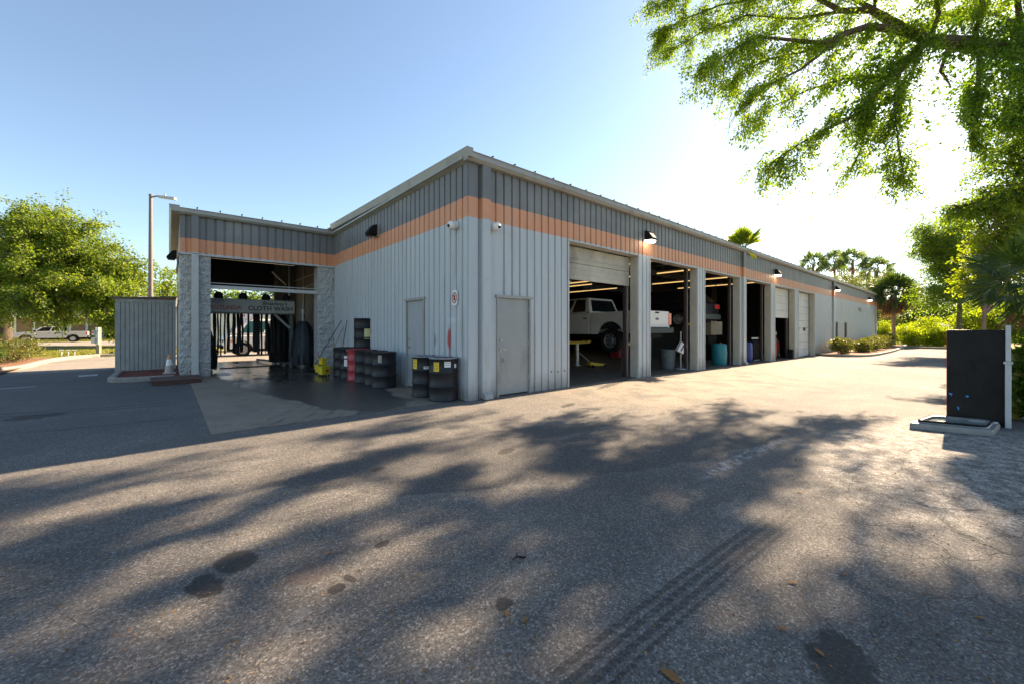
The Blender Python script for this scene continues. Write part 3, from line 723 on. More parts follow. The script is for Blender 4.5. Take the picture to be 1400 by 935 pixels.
# ---- wash bay of the building
for c0, c1 in ((-4.29, -3.57), (-.55, -.002)):
    mb = MB(); mb.box(c0, c1, 8.52, 9.0, BOT, HEAD-.01); mb.build('block_pillar', 'block', B)
mb = MB(); mb.box(-4.29, -4.0, 9.002, DEEP, BOT, 2.2); mb.build('block_wall', 'block', B)
mb = MB()                                            # split faces: one raised rough block after another
rb = random.Random(5)
def facecourse(x0, x1, yb, face):
    z = 0.0; row = 0
    while z < HEAD-.1:
        xs_ = [x0]; off = .2 if row % 2 else .4
        c = x0+off
        while c < x1-.06: xs_.append(c); c += .4
        xs_.append(x1)
        for a, b in zip(xs_, xs_[1:]):
            nx = 9; nz = 6; zt = min(z+.2, HEAD-.012)
            g = [[None]*(nx+1) for _ in range(nz+1)]
            for j in range(nz+1):
                for i in range(nx+1):
                    edge = i in (0, nx) or j in (0, nz)
                    u = a+.0008+(b-a-.0016)*i/nx; zz = z+.0008+(zt-z-.0016)*j/nz
                    dd = max(.004, .030+.030*mnoise.noise((u*9, yb*3, zz*9))+.03*mnoise.noise((u*23, yb, zz*23))-(.005 if edge else 0))
                    g[j][i] = mb.bm.verts.new(face(u, dd, zz))
            for j in range(nz):
                for i in range(nx): mb.bm.faces.new((g[j][i], g[j][i+1], g[j+1][i+1], g[j+1][i]))
        z += .2; row += 1
facecourse(-4.29, -3.57, 8.52, lambda u, d, z: (u, 8.52-d, z)); mb.build('split_block_face', 'block', B)
mb = MB(); facecourse(-.55, -.004, 8.52, lambda u, d, z: (u, 8.52-d, z))
mb.build('split_block_face', 'block', B)
mb = MB(); mb.box(-4.31, -.0-.004, 8.44, 8.50, HEAD-.045, HEAD-.004); mb.box(-4.33, -4.295, 8.44, DEEP, HEAD-.045, HEAD-.004); mb.build('header_trim', 'pale', B)
mb = MB(); mb.box(-4.03, -3.86, 8.34, 8.45, .03, HEAD-.046); mb.hexa([(-4.03,8.34,.0),(-3.86,8.34,.0),(-3.86,8.44,.0),(-4.03,8.44,.0)],[(-4.03,8.34,.03),(-3.86,8.34,.03),(-3.86,8.44,.03),(-4.03,8.44,.03)]); mb.build('downspout', 'pale', B, bevel=.01)
mb = MB(); mb.box(-4.03, -3.86, 8.40, 8.49, HEAD+.0, TOP-.09); mb.build('downspout', 'siding', B)
# inside skin
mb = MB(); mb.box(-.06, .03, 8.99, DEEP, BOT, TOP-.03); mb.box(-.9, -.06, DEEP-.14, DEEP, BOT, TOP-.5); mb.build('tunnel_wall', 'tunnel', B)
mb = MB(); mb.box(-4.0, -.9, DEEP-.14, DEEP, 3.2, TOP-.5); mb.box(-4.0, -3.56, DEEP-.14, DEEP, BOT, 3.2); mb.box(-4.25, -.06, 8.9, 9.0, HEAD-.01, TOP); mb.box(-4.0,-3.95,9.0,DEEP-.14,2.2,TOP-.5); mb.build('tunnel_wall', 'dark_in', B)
mb = MB()
for z in (3.62, 3.2): mb.box(-.10, -.062, 9.0, DEEP-.15, z, z+.05)
mb.tube([(-.1, 10, 2.3), (-.1, 10, 4.4)], .03); mb.tube([(-.1, 12.4, .5), (-.1, 12.4, 4.4)], .03); mb.tube([(-1.15, 13.2, 3.9), (-.6, 13.2, 3.35)], .035)
mb.build('conduit', 'galv', B)
# open side of the wash bay: two clerestory panes above the block
for a in (9.4, 11.7):
    mb = MB(); mb.box(-4.285, -4.25, a, a+1.9, 2.35, 3.5); mb.build('side_window', 'tealglass', B)
for a in (9.1, 11.4, 13.6):
    mb = MB(); mb.box(-4.292, -4.2, a, a+.3, 2.2, HEAD-.05); mb.build('side_post', 'pale', B)
# pipe bar with bracket across the mouth
mb = MB(); mb.box(-3.57, -.55, 8.62, 8.70, 2.66, 2.77); mb.box(-3.56, -.56, 8.64, 8.68, 2.83, 2.85)
mb.build('clearance_bar', 'pale', B)
mb = MB(); mb.box(-.42, -.34, 8.44, 8.47, 1.25, 1.45); mb.build('outlet_box', 'galv', B)

# ------------------------------------------------------------------ wall lamps
def wall_pack(x, y, z, face, label, grp, lit=True):
    """dark wedge shaped lamp; face = 'long' points to -Y, 'short' to -X"""
    t = thing('wall_lamp', label, 'wall lamp', (x, y, z), 0 if face == 'long' else R(-90), grp)
    mb = MB(); mb.box(-.17, .17, -.03, -.003, -.16, .18); mb.build('back_plate', 'trim', t)
    mb = MB(); mb.prism([(-.03, .19), (-.15, .15), (-.30, -.06), (-.28, -.12), (-.03, -.10)], 'x', -.13, .13); mb.build('housing', 'black', t, bevel=.015)
    if lit:
        mb = MB(); mb.prism([(-.27, -.125), (-.25, -.19), (-.08, -.19), (-.05, -.11)], 'x', -.11, .11); mb.build('lens', 'lamp_on', t)
    else:
        mb = MB(); mb.prism([(-.27, -.125), (-.25, -.16), (-.08, -.16), (-.05, -.11)], 'x', -.11, .11); mb.build('lens', 'glass', t)
    return t
wall_pack(6.62, -.002, 4.25, 'long', 'lit dark wall lamp between the first and second open bays', 'wall lamps along the stripe')
wall_pack(18.75, -.002, 4.25, 'long', 'lit dark wall lamp between the fourth open bay and the half raised door', 'wall lamps along the stripe')
wall_pack(31.6, -.11, 4.28, 'long', 'lit wall lamp over the long downspout left of the slim windows', 'wall lamps along the stripe')
wall_pack(46.0, -.002, 4.22, 'long', 'lit wall lamp near the far end of the long wall', 'wall lamps along the stripe')
wall_pack(-.002, 4.6, 4.22, 'short', 'unlit dark wall lamp above the orange stripe on the door wall', 'wall lamps along the stripe', False)
wall_pack(-4.30, 11.4, 3.95, 'short', 'dark wall lamp on the outer side of the wash bay under the eave', 'wall lamps along the stripe', False)
def floodlight(x, y, z, face, label):
    t = thing('security_camera', label, 'camera', (x, y, z), 0 if face == 'long' else R(-90), 'white cameras by the corner')
    mb = MB(); mb.lathe([(0, -.002), (.075, -.002), (.08, -.03), (.05, -.05), (0, -.05)], axis='y'); mb.build('mount', 'white', t, smooth=40)
    mb = MB(); mb.lathe([(0,-.05),(.075,-.055),(.095,-.10),(.085,-.16),(.05,-.2),(0,-.21)], axis='y', c=(0,0,-.015)); mb.build('dome', 'label_w', t, smooth=50)
    mb = MB(); mb.lathe([(0,-.185),(.035,-.19),(.03,-.217),(0,-.222)], axis='y', c=(.01,0,-.035)); mb.build('eye', 'black', t, smooth=50)
floodlight(.64, -.002, 3.58, 'long', 'round white camera on the bay wall right of the corner downspout')
floodlight(-.002, .40, 3.58, 'short', 'round white camera on the door wall left of the corner')
# no smoking sign
t = thing('wall_sign', 'small white plate with a red ring emblem on the door wall', 'sign', (-.02, .44, 2.08), R(-90))
mb = MB(); mb.prism([(-.11,-.09),(-.07,-.16),(.07,-.16),(.11,-.09),(.11,.09),(.07,.16),(-.07,.16),(-.11,.09)], 'y', -.012, 0); mb.build('plate', 'label_w', t)
mb = MB()
for a0 in range(24):
    a, b = a0*math.pi/12, (a0+1)*math.pi/12
    mb.face([(.095*math.cos(a), -.015, .115*math.sin(a)), (.095*math.cos(b), -.015, .115*math.sin(b)), (.07*math.cos(b), -.015, .09*math.sin(b)), (.07*math.cos(a), -.015, .09*math.sin(a))])
mb.face([(-.06,-.0152,.055),(-.045,-.0152,.07),(.06,-.0152,-.055),(.045,-.0152,-.07)]); mb.box(-.035,.035,-.0151,-.0125,-.055,.055)
mb.build('emblem', 'inkred', t)

# ------------------------------------------------------------------ drums and things by the door wall
def text_mesh(name, s, size, m, parent, loc, rot, shear=0.0, ext=.002, align='CENTER', sx=1.0, off=0.0):
    cu = bpy.data.curves.new('lettering', 'FONT'); cu.body = s; cu.size = size; cu.extrude = ext; cu.shear = shear; cu.align_x = align; cu.align_y = 'CENTER'; cu.offset = off
    o = bpy.data.objects.new('lettering', cu); COL.objects.link(o)
    bpy.context.view_layer.update()
    me = bpy.data.meshes.new_from_object(o.evaluated_get(bpy.context.evaluated_depsgraph_get()))
    bpy.data.objects.remove(o)
    me.materials.clear(); me.materials.append(M[m])
    q = bpy.data.objects.new(name, me); COL.objects.link(q); q.parent = parent; q.location = loc; q.rotation_euler = rot; q.scale = (sx, 1, 1)
    return q
def drum_body(mb, r=.288, h=.86):
    mb.lathe([(0, .0), (r, .0), (r+.008, .01), (r+.008, .025), (r, .035), (r-.002, .27), (r+.010, .285), (r+.010, .30), (r-.002, .315), (r-.002, .55), (r+.010, .565), (r+.010, .58), (r-.002, .595), (r, h-.035), (r+.004, h-.03), (r-.004, h-.02), (r-.02, h-.02), (0, h-.02)], seg=40)
def curved_label(t, name, m, ang, w, z0, z1, r=.2895):
    mb = MB(); n = 6; A = []; Bv = []
    for i in range(n+1):
        a = ang + (i/n-.5)*w/r
        A.append((r*math.cos(a), r*math.sin(a), z0)); Bv.append((r*math.cos(a), r*math.sin(a), z1))
    for i in range(n): mb.face([A[i], A[i+1], Bv[i+1], Bv[i]])
    o = mb.build(name, m, t)
    return o
def drum(lat, dep, label, m='drum', lid='drumrust', labels=(), z=0.0, grp='steel drums along the door wall', h=.86, open_top=False):
    x, y = cw(lat, dep)
    t = thing('steel_drum', label, 'drum', (x, y, z+.006), rng.uniform(-.02,.02), grp)
    mb = MB(); drum_body(mb, h=h); mb.build('body', m, t, smooth=40)
    mb = MB(); mb.lathe([(.27, h-.02), (.293, h-.02), (.297, h-.008), (.292, h+.004), (.282, h+.004), (.272, h-.012)], seg=40); mb.build('rim', 'drumrim' if open_top else m, t, smooth=40)
    mb = MB(); mb.lathe([(0, h-.018), (.272, h-.018), (.272, h-.010), (0, h-.010)], seg=40); mb.lathe([(0,h-.011),(.03,h-.011),(.03,h+.006),(0,h+.006)], .18, 0, 12); mb.lathe([(0,h-.011),(.02,h-.011),(.02,h+.004),(0,h+.004)], -.18, .05, 12); mb.build('lid', lid, t, smooth=40)
    tocam = math.atan2(CAM[1]-y, CAM[0]-x)
    for (nm, mat, da, w, z0, z1, lines) in labels:
        o = curved_label(t, nm, mat, tocam+da, w, z0, z1)
        if lines:
            k = MB()
            for i in range(lines):
                zz = z1-(z1-z0)*(i+.8)/(lines+.8); ww = w*(.36 if i % 2 else .42)
                n = 5
                for jn in range(n):
                    a0 = tocam+da+(jn/n-.5)*2*ww/.2895; a1 = tocam+da+((jn+.8)/n-.5)*2*ww/.2895
                    k.face([(.2903*math.cos(a), .2903*math.sin(a), q) for a, q in ((a0, zz), (a1, zz), (a1, zz+.010), (a0, zz+.010))])
            k.build('printing', 'ink', o)['kind'] = 'stuff'
    return t
drum(-1.40, 8.13, 'black drum with a worn pale rim, nearest the building corner', labels=[('sticker','label_y',-.52,.12,.60,.78,5), ('sticker','label_w',.28,.13,.68,.79,2), ('sticker','label_w',.95,.07,.66,.74,0)], open_top=True)
drum(-1.86, 8.62, 'black drum half hidden behind the corner drum, yellow sticker on its left edge', labels=[('sticker','label_y',-.95,.14,.60,.80,5), ('sticker','label_w',.1,.16,.60,.66,2)], open_top=True)
drum(-3.17, 9.88, 'shiny black drum at the near end of the row by the wash bay', labels=[('smudge','beige',-.35,.09,.62,.8,0)])
drum(-3.55, 10.4, 'black drum second from the near end of the row, behind the shiny one')
drum(-3.97, 10.85, 'dull black drum beside the red drum in the row')
drum(-4.36, 11.3, 'red drum in the middle of the row of black drums', 'drumred', 'drumred')
drum(-4.78, 11.78, 'black drum with a tall white paper label beside the red drum', labels=[('sticker','label_w',-.42,.10,.36,.66,0), ('sticker','label_p',.0,.2,.8,.85,0)])
drum(-5.20, 12.3, 'black drum at the far end of the row next to the yellow buckets')
xx, yy = cw(-4.72, 12.3)
dr = drum(-4.45, 12.0, 'black drum at the base of the stack behind the red drum', z=0)
drum(-4.45, 12.0, 'black drum standing on top of another drum, pale yellow label on its side', z=.875, labels=[('sticker','label_p',.45,.26,.26,.56,4)], lid='drumrim')
# mop buckets and leaning poles
def bucket(lat, dep, label, wringer):
    x, y = cw(lat, dep); t = thing('mop_bucket', label, 'mop bucket', (x, y, .008), R(20), 'yellow mop buckets'); t.scale = (.66, .66, .70)
    mb = MB(); mb.hexa([(-.19,-.13,.07),(.19,-.13,.07),(.19,.13,.07),(-.19,.13,.07)], [(-.25,-.17,.42),(.25,-.17,.42),(.25,.17,.42),(-.25,.17,.42)]); mb.box(-.265,.265,-.185,.185,.40,.425); mb.build('tub', 'yellow', t, bevel=.02)
    mb = MB()
    for sx in (-.16, .16):
        for sy in (-.1, .1): mb.lathe([(0,-.015),(.035,-.015),(.035,.015),(0,.015)], axis='x', c=(sx, sy, .036), seg=12); mb.box(sx-.02, sx+.02, sy-.02, sy+.02, .04, .075)
    mb.build('caster', 'black', t)
    if wringer:
        mb = MB(); mb.hexa([(.0,-.12,.426),(.23,-.12,.426),(.23,.12,.426),(.0,.12,.426)], [(-.03,-.15,.72),(.26,-.15,.72),(.26,.15,.72),(-.03,.15,.72)]); mb.build('wringer', 'yellow', t, bevel=.02)
        mb = MB(); mb.tube([(-.02,.0,.6),(-.12,.0,.95)], .015); mb.build('handle', 'redlight', t)
    mb = MB(); mb.box(-.06,.08,-.188,-.172,.2,.3); mb.build('warning_label', 'inkred', t)
    return t
bucket(-5.72, 12.15, 'yellow mop bucket in front of the other one beside the block pillar', False)
bucket(-6.12, 12.75, 'yellow mop bucket with its wringer raised, behind the front bucket', True)
def pole(a, b, name, label, head):
    t = thing(name, label, 'broom' if name != 'mop' else 'mop', a, 0, 'poles leaning on the wall'); v = Vector(b)-Vector(a)
    mb = MB(); mb.tube([(0,0,.03), tuple(v)], .013); mb.build('handle', 'wood_post' if head != 'dark' else 'ink', t)
    mb = MB(); mb.hexa([(-.16,-.04,0),(.16,-.04,0),(.16,.04,0),(-.16,.04,0)], [(-.12,-.025,.1),(.12,-.025,.1),(.12,.025,.1),(-.12,.025,.1)]); mb.build('head', 'black', t)
pole((-.95, 7.75, .01), (-.03, 7.6, 1.72), 'broom', 'long dark pole leaning to the right against the block pillar', 'dark')
pole((-.62, 7.6, .01), (-.03, 7.4, 1.5), 'mop', 'short wooden pole leaning beside the long dark one', 'wood')
pole((-.32, 6.95, .01), (-.06, 6.95, 1.72), 'broom', 'upright dark pole beside the stacked drum', 'dark')

# ------------------------------------------------------------------ wash machinery
t = thing('wash_gantry', 'grey lettered gantry beam across the wash bay on two legs', 'car wash gantry', (0, 10, 0))
mb = MB(); mb.prism([(-.0,1.96),(-.04,2.0),(-.04,2.42),(-.0,2.46),(.42,2.46),(.46,2.42),(.46,2.0),(.42,1.96)], 'x', -3.75, -.97); beam = mb.build('beam', 'signgrey', t, bevel=.01)
text_mesh('lettering', 'CLOTH WASH', .215, 'ink', beam, (-1.73, -.0415, 2.145), (R(90),0,0), 0, .001, sx=1.0, off=.006)
text_mesh('lettering', "Broadway's", .18, 'ink', beam, (-1.62, -.0415, 2.33), (R(90),0,0), .35, .001, sx=.95, off=.004)
text_mesh('lettering', 'ROTUNDA', .19, 'inkred', beam, (-3.07, -.0415, 2.15), (R(90),0,0), 0, .001, sx=.95, off=.004)
mb = MB(); mb.lathe([(0,-.0005),(.17,-.0005),(.17,-.003),(0,-.003)], axis='y', c=(0,0,0)); ov = mb.build('oval_badge', 'navy', beam, loc=(-3.28, -.0405, 2.36)); ov.scale = (1, 1, .42)
for x in (-3.25, -2.55, -1.85, -1.2):
    mb = MB(); mb.lathe([(0,2.461),(.13,2.461),(.13,2.56),(.11,2.64),(.06,2.69),(0,2.70)], x, .2, 20); mb.build('motor_dome', 'black', t, smooth=40)
for x in (-3.7, -1.05):
    mb = MB(); mb.box(x-.05, x+.05, .1, .3, .008, 1.958); mb.build('leg', 'machine', t)
mb = MB(); mb.tube([(-1.6, .1, 1.955), (-1.1, .1, 1.45)], .045); mb.build('brace', 'signgrey', t)
t = thing('mitter_curtain', 'row of dark hanging cloth strips under the lettered beam', 'cloth curtain', (0, 11.3, 0))
mb = MB(); mb.box(-3.6, -.8, -.03, .03, 2.12, 2.18); mb.box(-3.6, -.8, .5, .56, 2.12, 2.18); mb.box(-3.6,-3.54,-.03,.56,2.181,2.22); mb.box(-.86,-.8,-.03,.56,2.181,2.22); mb.box(-3.58,-3.55,.2,.25,2.2,4.6); mb.box(-.85,-.82,.2,.25,2.2,4.6); mb.build('frame', 'galv', t)
rs = random.Random(3)
for (x, w, dy) in ((-3.30,.05,0),(-3.14,.05,.5),(-2.98,.05,0),(-3.22,.05,.5),(-3.06,.04,.5),(-2.88,.07,0),(-2.80,.04,.5),(-2.72,.06,0),(-2.64,.08,.5),(-2.57,.09,0),(-2.50,.05,0),(-2.38,.06,.5),(-2.26,.05,0),(-2.18,.04,.5),(-2.08,.05,0),(-2.02,.09,.0),(-1.93,.1,.0),(-1.86,.09,.5),(-1.66,.06,0),(-1.75,.06,.5),(-1.57,.11,.5),(-1.50,.05,0),(-1.42,.07,0),(-1.35,.06,.5),(-1.26,.1,.0),(-1.18,.09,.5),(-1.07,.06,0),(-.98,.12,.5)):
    mb = MB(); n = 14; zb = rs.uniform(.38, .62); ph = rs.uniform(0,6)
    fr = []; bk = []
    for i in range(n+1):
        z = 2.119-(2.119-zb)*i/n; ww = w*(1+.12*math.sin(i*.9+ph))*.5; o = .007*math.sin(i*.55+ph)
        fr.append([mb.bm.verts.new((x+o+s*ww, dy-.03-.02*math.sin(i*.7+ph), z)) for s in (-1, 1)]); bk.append([mb.bm.verts.new((x+o+s*ww, dy+.035-.02*math.sin(i*.7+ph), z)) for s in (-1, 1)])
    for i in range(n):
        a, b, c, d = fr[i], fr[i+1], bk[i], bk[i+1]
        for f in ((a[0],a[1],b[1],b[0]), (c[1],c[0],d[0],d[1]), (a[0],b[0],d[0],c[0]), (a[1],c[1],d[1],b[1])): mb.bm.faces.new(f)
    for a, b in ((fr[0],bk[0]),(fr[-1],bk[-1])): mb.bm.faces.new((a[0],a[1],b[1],b[0]))
    mb.build('cloth_strip', 'cloth', t)
def brush(x, y, prof, label, m, seed, nst=150):
    """vertical washer: steel spindle hidden by many hanging cloth ribbons"""
    t = thing('wash_brush', label, 'wash brush', (x, y, .008), 0, 'vertical wash brushes')
    r_ = random.Random(seed); top = prof[-1][1]
    mb = MB(); mb.lathe([(0,0),(.2,0),(.2,.06),(.06,.08),(.05,top+.25),(.09,top+.27),(.09,top+.45),(0,top+.45)], seg=16); mb.build('spindle', 'galv', t, smooth=40)
    mb = MB(); mb.lathe([(0,.1)]+[(max(.05,r*.86), z) for r, z in prof]+[(0,top)], seg=24); mb.build('cloth_core', m, t, smooth=60)
    mb = MB()
    for k in range(nst):
        a = r_.uniform(0, 2*math.pi); w = r_.uniform(.03,.085); n = 7; prev = None
        z1 = r_.uniform(.55,1)*top; z0 = max(.06, z1-r_.uniform(.4,1.1)); j = r_.uniform(.98,1.28)
        for i in range(n+1):
            z = z1+(z0-z1)*i/n; r = np.interp(z, [q[1] for q in prof], [q[0] for q in prof])*j+.012*math.sin(i*1.3+k); aa = a+.05*math.sin(i*.8+k)
            c = Vector((math.cos(aa), math.sin(aa), 0)); s = Vector((-math.sin(aa), math.cos(aa), 0))
            q = [mb.bm.verts.new(Vector((0,0,z))+c*r+s*w*.5*e) for e in (-1,1)]
            if prev: mb.bm.faces.new((prev[0], prev[1], q[1], q[0]))
            prev = q
    mb.build('cloth_ribbon', m, t, smooth=60)['kind'] = 'stuff'
    return t
brush(-.62, 10.25, [(.44,.1),(.42,.5),(.36,1.0),(.24,1.5),(.14,1.72)], 'tall blue black cloth brush at the right of the wash bay mouth', 'cloth2', 2, 220)
brush(-1.12, 12.0, [(.40,.1),(.42,.6),(.40,1.1),(.34,1.6),(.2,1.95)], 'black cloth brush behind the right leg of the lettered beam', 'cloth', 3)
brush(-3.62, 9.95, [(.27,.1),(.27,.5),(.22,.9),(.12,1.35),(.08,1.5)], 'narrow black cloth brush behind the left block pillar', 'cloth', 4)
t = thing('wash_guide_rail', 'low steel wheel guide on the wet floor right of the lane', 'guide rail', (-1.25, 12.3, .008))
mb = MB(); mb.tube([(-.35,1.6,.1),(.12,-.4,.1),(.2,-2.2,.1)], .04); mb.build('rail', 'machine', t, smooth=40)
mb = MB()
for x, y in ((-.35,1.5),(.0,.1),(.16,-1.2),(.2,-2.1)): mb.box(x-.04,x+.04,y-.04,y+.04,0,.1)
mb.build('foot', 'galv', t)
t = thing('equipment_box', 'beige equipment box between the two right brushes', 'box', (-.42, 11.4, .008))
mb = MB(); mb.box(-.2,.2,-.2,.3,.05,.95); mb.build('cabinet', 'beige', t, bevel=.015)
mb = MB(); mb.box(-.17,.17,-.215,-.201,.12,.88); mb.build('door', 'beige', t); mb = MB(); mb.box(-.2,.2,-.18,.28,0,.05); mb.build('base', 'black', t)
t = thing('floor_grate', 'dark drain grating across the wet wash floor', 'grate', (-2.2, 11.2, .009))
mb = MB()
for i in range(14): mb.box(-.9+i*.13, -.9+i*.13+.09, -.09, .09, 0, .012)
mb.build('bars', 'black', t); mb = MB(); mb.box(-.93,.95,-.12,-.091,0,.016); mb.box(-.93,.95,.091,.12,0,.016); mb.build('frame', 'black', t)

# ------------------------------------------------------------------ vehicles
def arc_pts(cx, cz, r, a0, a1, n=10): return [(cx+r*math.cos(R(a0+(a1-a0)*i/n)), cz+r*math.sin(R(a0+(a1-a0)*i/n))) for i in range(n+1)]
def wheel(t, x, y, z, r, w=.24, side=1):
    mb = MB(); mb.lathe([(r*.62,-w/2),(r*.93,-w/2),(r,-w*.36),(r,w*.36),(r*.93,w/2),(r*.62,w/2),(r*.6,0)], axis='y', c=(0,0,0), seg=32)
    o = mb.build('wheel', 'rubber', t, smooth=45, loc=(x, y, z))
    mb = MB(); s = side; mb.lathe([(r*.63, s*-.02),(r*.63,s*(w/2-.005)),(r*.58,s*(w/2-.0)),(r*.52,s*(w/2-.05)),(r*.30,s*(w/2-.055)),(r*.22,s*(w/2-.015)),(r*.10,s*(w/2-.01)),(0,s*(w/2-.01))], axis='y', seg=32); rim = mb.build('rim', 'steel', o, smooth=35)
    mb = MB()
    for k in range(8):
        a = k*math.pi/4; mb.lathe([(0,s*(w/2-.053)),(r*.075,s*(w/2-.053)),(r*.075,s*(w/2-.049)),(0,s*(w/2-.049))], axis='y', c=(r*.41*math.cos(a),0,r*.41*math.sin(a)), seg=10)
    mb.build('rim_hole', 'black', o)
    return o
def frustum(mb, base, top): mb.hexa(base, top)
def quadwin(t, name, pts, off, m='glass'):
    """window: slab from 4 corner points pushed out by off"""
    p = [Vector(q) for q in pts]; n = (p[1]-p[0]).cross(p[3]-p[0]).normalized()*off
    mb = MB(); mb.hexa([q-n*.4 for q in p], [q+n for q in p]); return mb.build(name, m, t)
def lerp4(b, tpt, u0, u1, v0, v1):
    """sub-rectangle of a face given as bottom edge b=(p0,p1) and top edge tpt=(p0,p1)"""
    f = lambda u, v: tuple((Vector(b[0])*(1-u)+Vector(b[1])*u)*(1-v) + (Vector(tpt[0])*(1-u)+Vector(tpt[1])*u)*v)
    return [f(u0,v0), f(u1,v0), f(u1,v1), f(u0,v1)]
def pickup(name, label, paint, loc, rz, emblem=False, droop=0.0, bed_rail=False):
    t = thing(name, label, 'pickup truck', loc, rz); hw = .98; r = .41
    low = [(2.09,.52),(4.42,.52)]+arc_pts(4.98,.44,.53,171,9)+[(5.62,.5),(5.86,.56),(5.92,.72),(5.88,1.05),(5.75,1.15),(5.2,1.24),(4.5,1.29),(2.09,1.30)]
    mb = MB(); mb.prism(low, 'y', -hw, hw); body = mb.build('body', paint, t, bevel=.035)
    gb = [(2.10,-.93,1.302),(4.55,-.93,1.292),(4.55,.93,1.292),(2.10,.93,1.302)]; gt = [(2.30,-.76,1.88),(3.75,-.76,1.87),(3.75,.76,1.87),(2.30,.76,1.88)]
    mb = MB(); mb.hexa(gb, gt); mb.build('cab_roof', paint, t, bevel=.05)
    for s in (-1, 1):
        b = (gb[0], gb[1]) if s < 0 else (gb[2], gb[3]); tp = (gt[0], gt[1]) if s < 0 else (gt[2], gt[3])
        r0, r1 = ((.09,.36),(.42,.86)) if s < 0 else ((.64,.91),(.14,.58))
        for u0, u1 in (r0, r1): quadwin(t, 'side_window', lerp4(b, tp, u0, u1, .08, .88), .006)
    quadwin(t, 'windshield', lerp4((gb[1],gb[2]), (gt[1],gt[2]), .06,.94,.08,.92), .006)
    quadwin(t, 'rear_window', lerp4((gb[3],gb[0]), (gt[3],gt[0]), .08,.92,.10,.86), .006)
    side = [(.03,.60),(.62,.56)]+arc_pts(1.2,.44,.54,168,12)+[(1.76,.52),(2.05,.52),(2.05,1.30),(.03,1.33)]
    for s in (-1, 1):
        mb = MB(); mb.prism(side, 'y', s*hw, s*(hw-.10)); mb.build('bed_side', paint, t, bevel=.025)
    mb = MB(); mb.box(.06,2.04,-hw+.101,hw-.101,.72,.78); mb.box(1.98,2.045,-hw+.101,hw-.101,.781,1.28); mb.build('bed_floor', 'black', t)
    mb = MB(); mb.box(-.03,.045,-.78,.78,.78,1.33); mb.box(-.036,-.0301,-.6,.6,.86,1.22); tg = mb.build('tailgate', paint, t, bevel=.015)
    mb = MB(); mb.box(-.045,-.0365,-.12,.12,1.25,1.30); mb.build('handle', 'black', tg)
    if emblem:
        mb = MB(); mb.lathe([(0,-.037),(.11,-.037),(.11,-.046),(0,-.046)], axis='x', c=(0,0,0), seg=24); e = mb.build('oval_badge', 'navy', tg, loc=(0,0,1.06)); e.scale = (1,1,.45)
    for s in (-1,1):
        mb = MB(); mb.box(-.04,.06,min(s*.79,s*.985),max(s*.79,s*.985),.86,1.27); mb.build('taillight', 'redlight', t, bevel=.01)
        mb = MB(); mb.box(5.80,5.925,min(s*.62,s*.95),max(s*.62,s*.95),.80,1.02); mb.build('headlight', 'glass', t, bevel=.02)
        mb = MB(); mb.box(4.15,4.35,min(s*.95,s*1.2),max(s*.95,s*1.2),1.26,1.46); mb.build('mirror', 'black', t, bevel=.03)
        for a, b in ((2.14,2.95),(2.98,4.2)):
            mb = MB(); mb.box(a,b,min(s*(hw+.006),s*(hw-.02)),max(s*(hw+.006),s*(hw-.02)),.60,1.25); d = mb.build('door', paint, t, bevel=.012)
            mb = MB(); mb.box(a+.06,a+.22,min(s*(hw+.03),s*(hw+.0065)),max(s*(hw+.03),s*(hw+.0065)),1.08,1.12); mb.build('handle', 'black', d)
    mb = MB(); mb.box(-.14,-.04,-.95,.95,.58,.76); mb.box(-.142,-.1401,-.18,.18,.62,.72); mb.build('bumper', 'chrome', t, bevel=.02)
    mb = MB(); mb.box(5.86,6.0,-.95,.95,.52,.74); mb.build('bumper', 'chrome', t, bevel=.03)
    mb = MB(); mb.box(5.87,5.935,-.6,.6,.78,1.03); mb.build('grille', 'black', t)
    mb = MB(); mb.box(.1,5.7,-.55,.55,.42,.58); mb.box(1.1,1.3,-.8,.8,.36-droop,.48-droop); mb.box(4.9,5.05,-.8,.8,.36-droop,.48-droop); mb.tube([(.15,.5,.4),(2.5,.45,.42)], .05); mb.lathe([(0,-.7),(.09,-.7),(.09,-.2),(0,-.2)], axis='x', c=(1.6,0,.5)); mb.build('underbody', 'black', t)
    for x in (1.2, 4.98):
        for s in (-1, 1): wheel(t, x, s*.85, .41-droop, r, .25, s)
    return t
# white truck raised in the second bay, nose inward
TZ = gz(8)+.76
pickup('pickup_truck', 'white pickup truck raised on a lift inside the open bays, tailgate toward the door', 'truckwhite', (8.12, .5, TZ), R(90), True, .10)
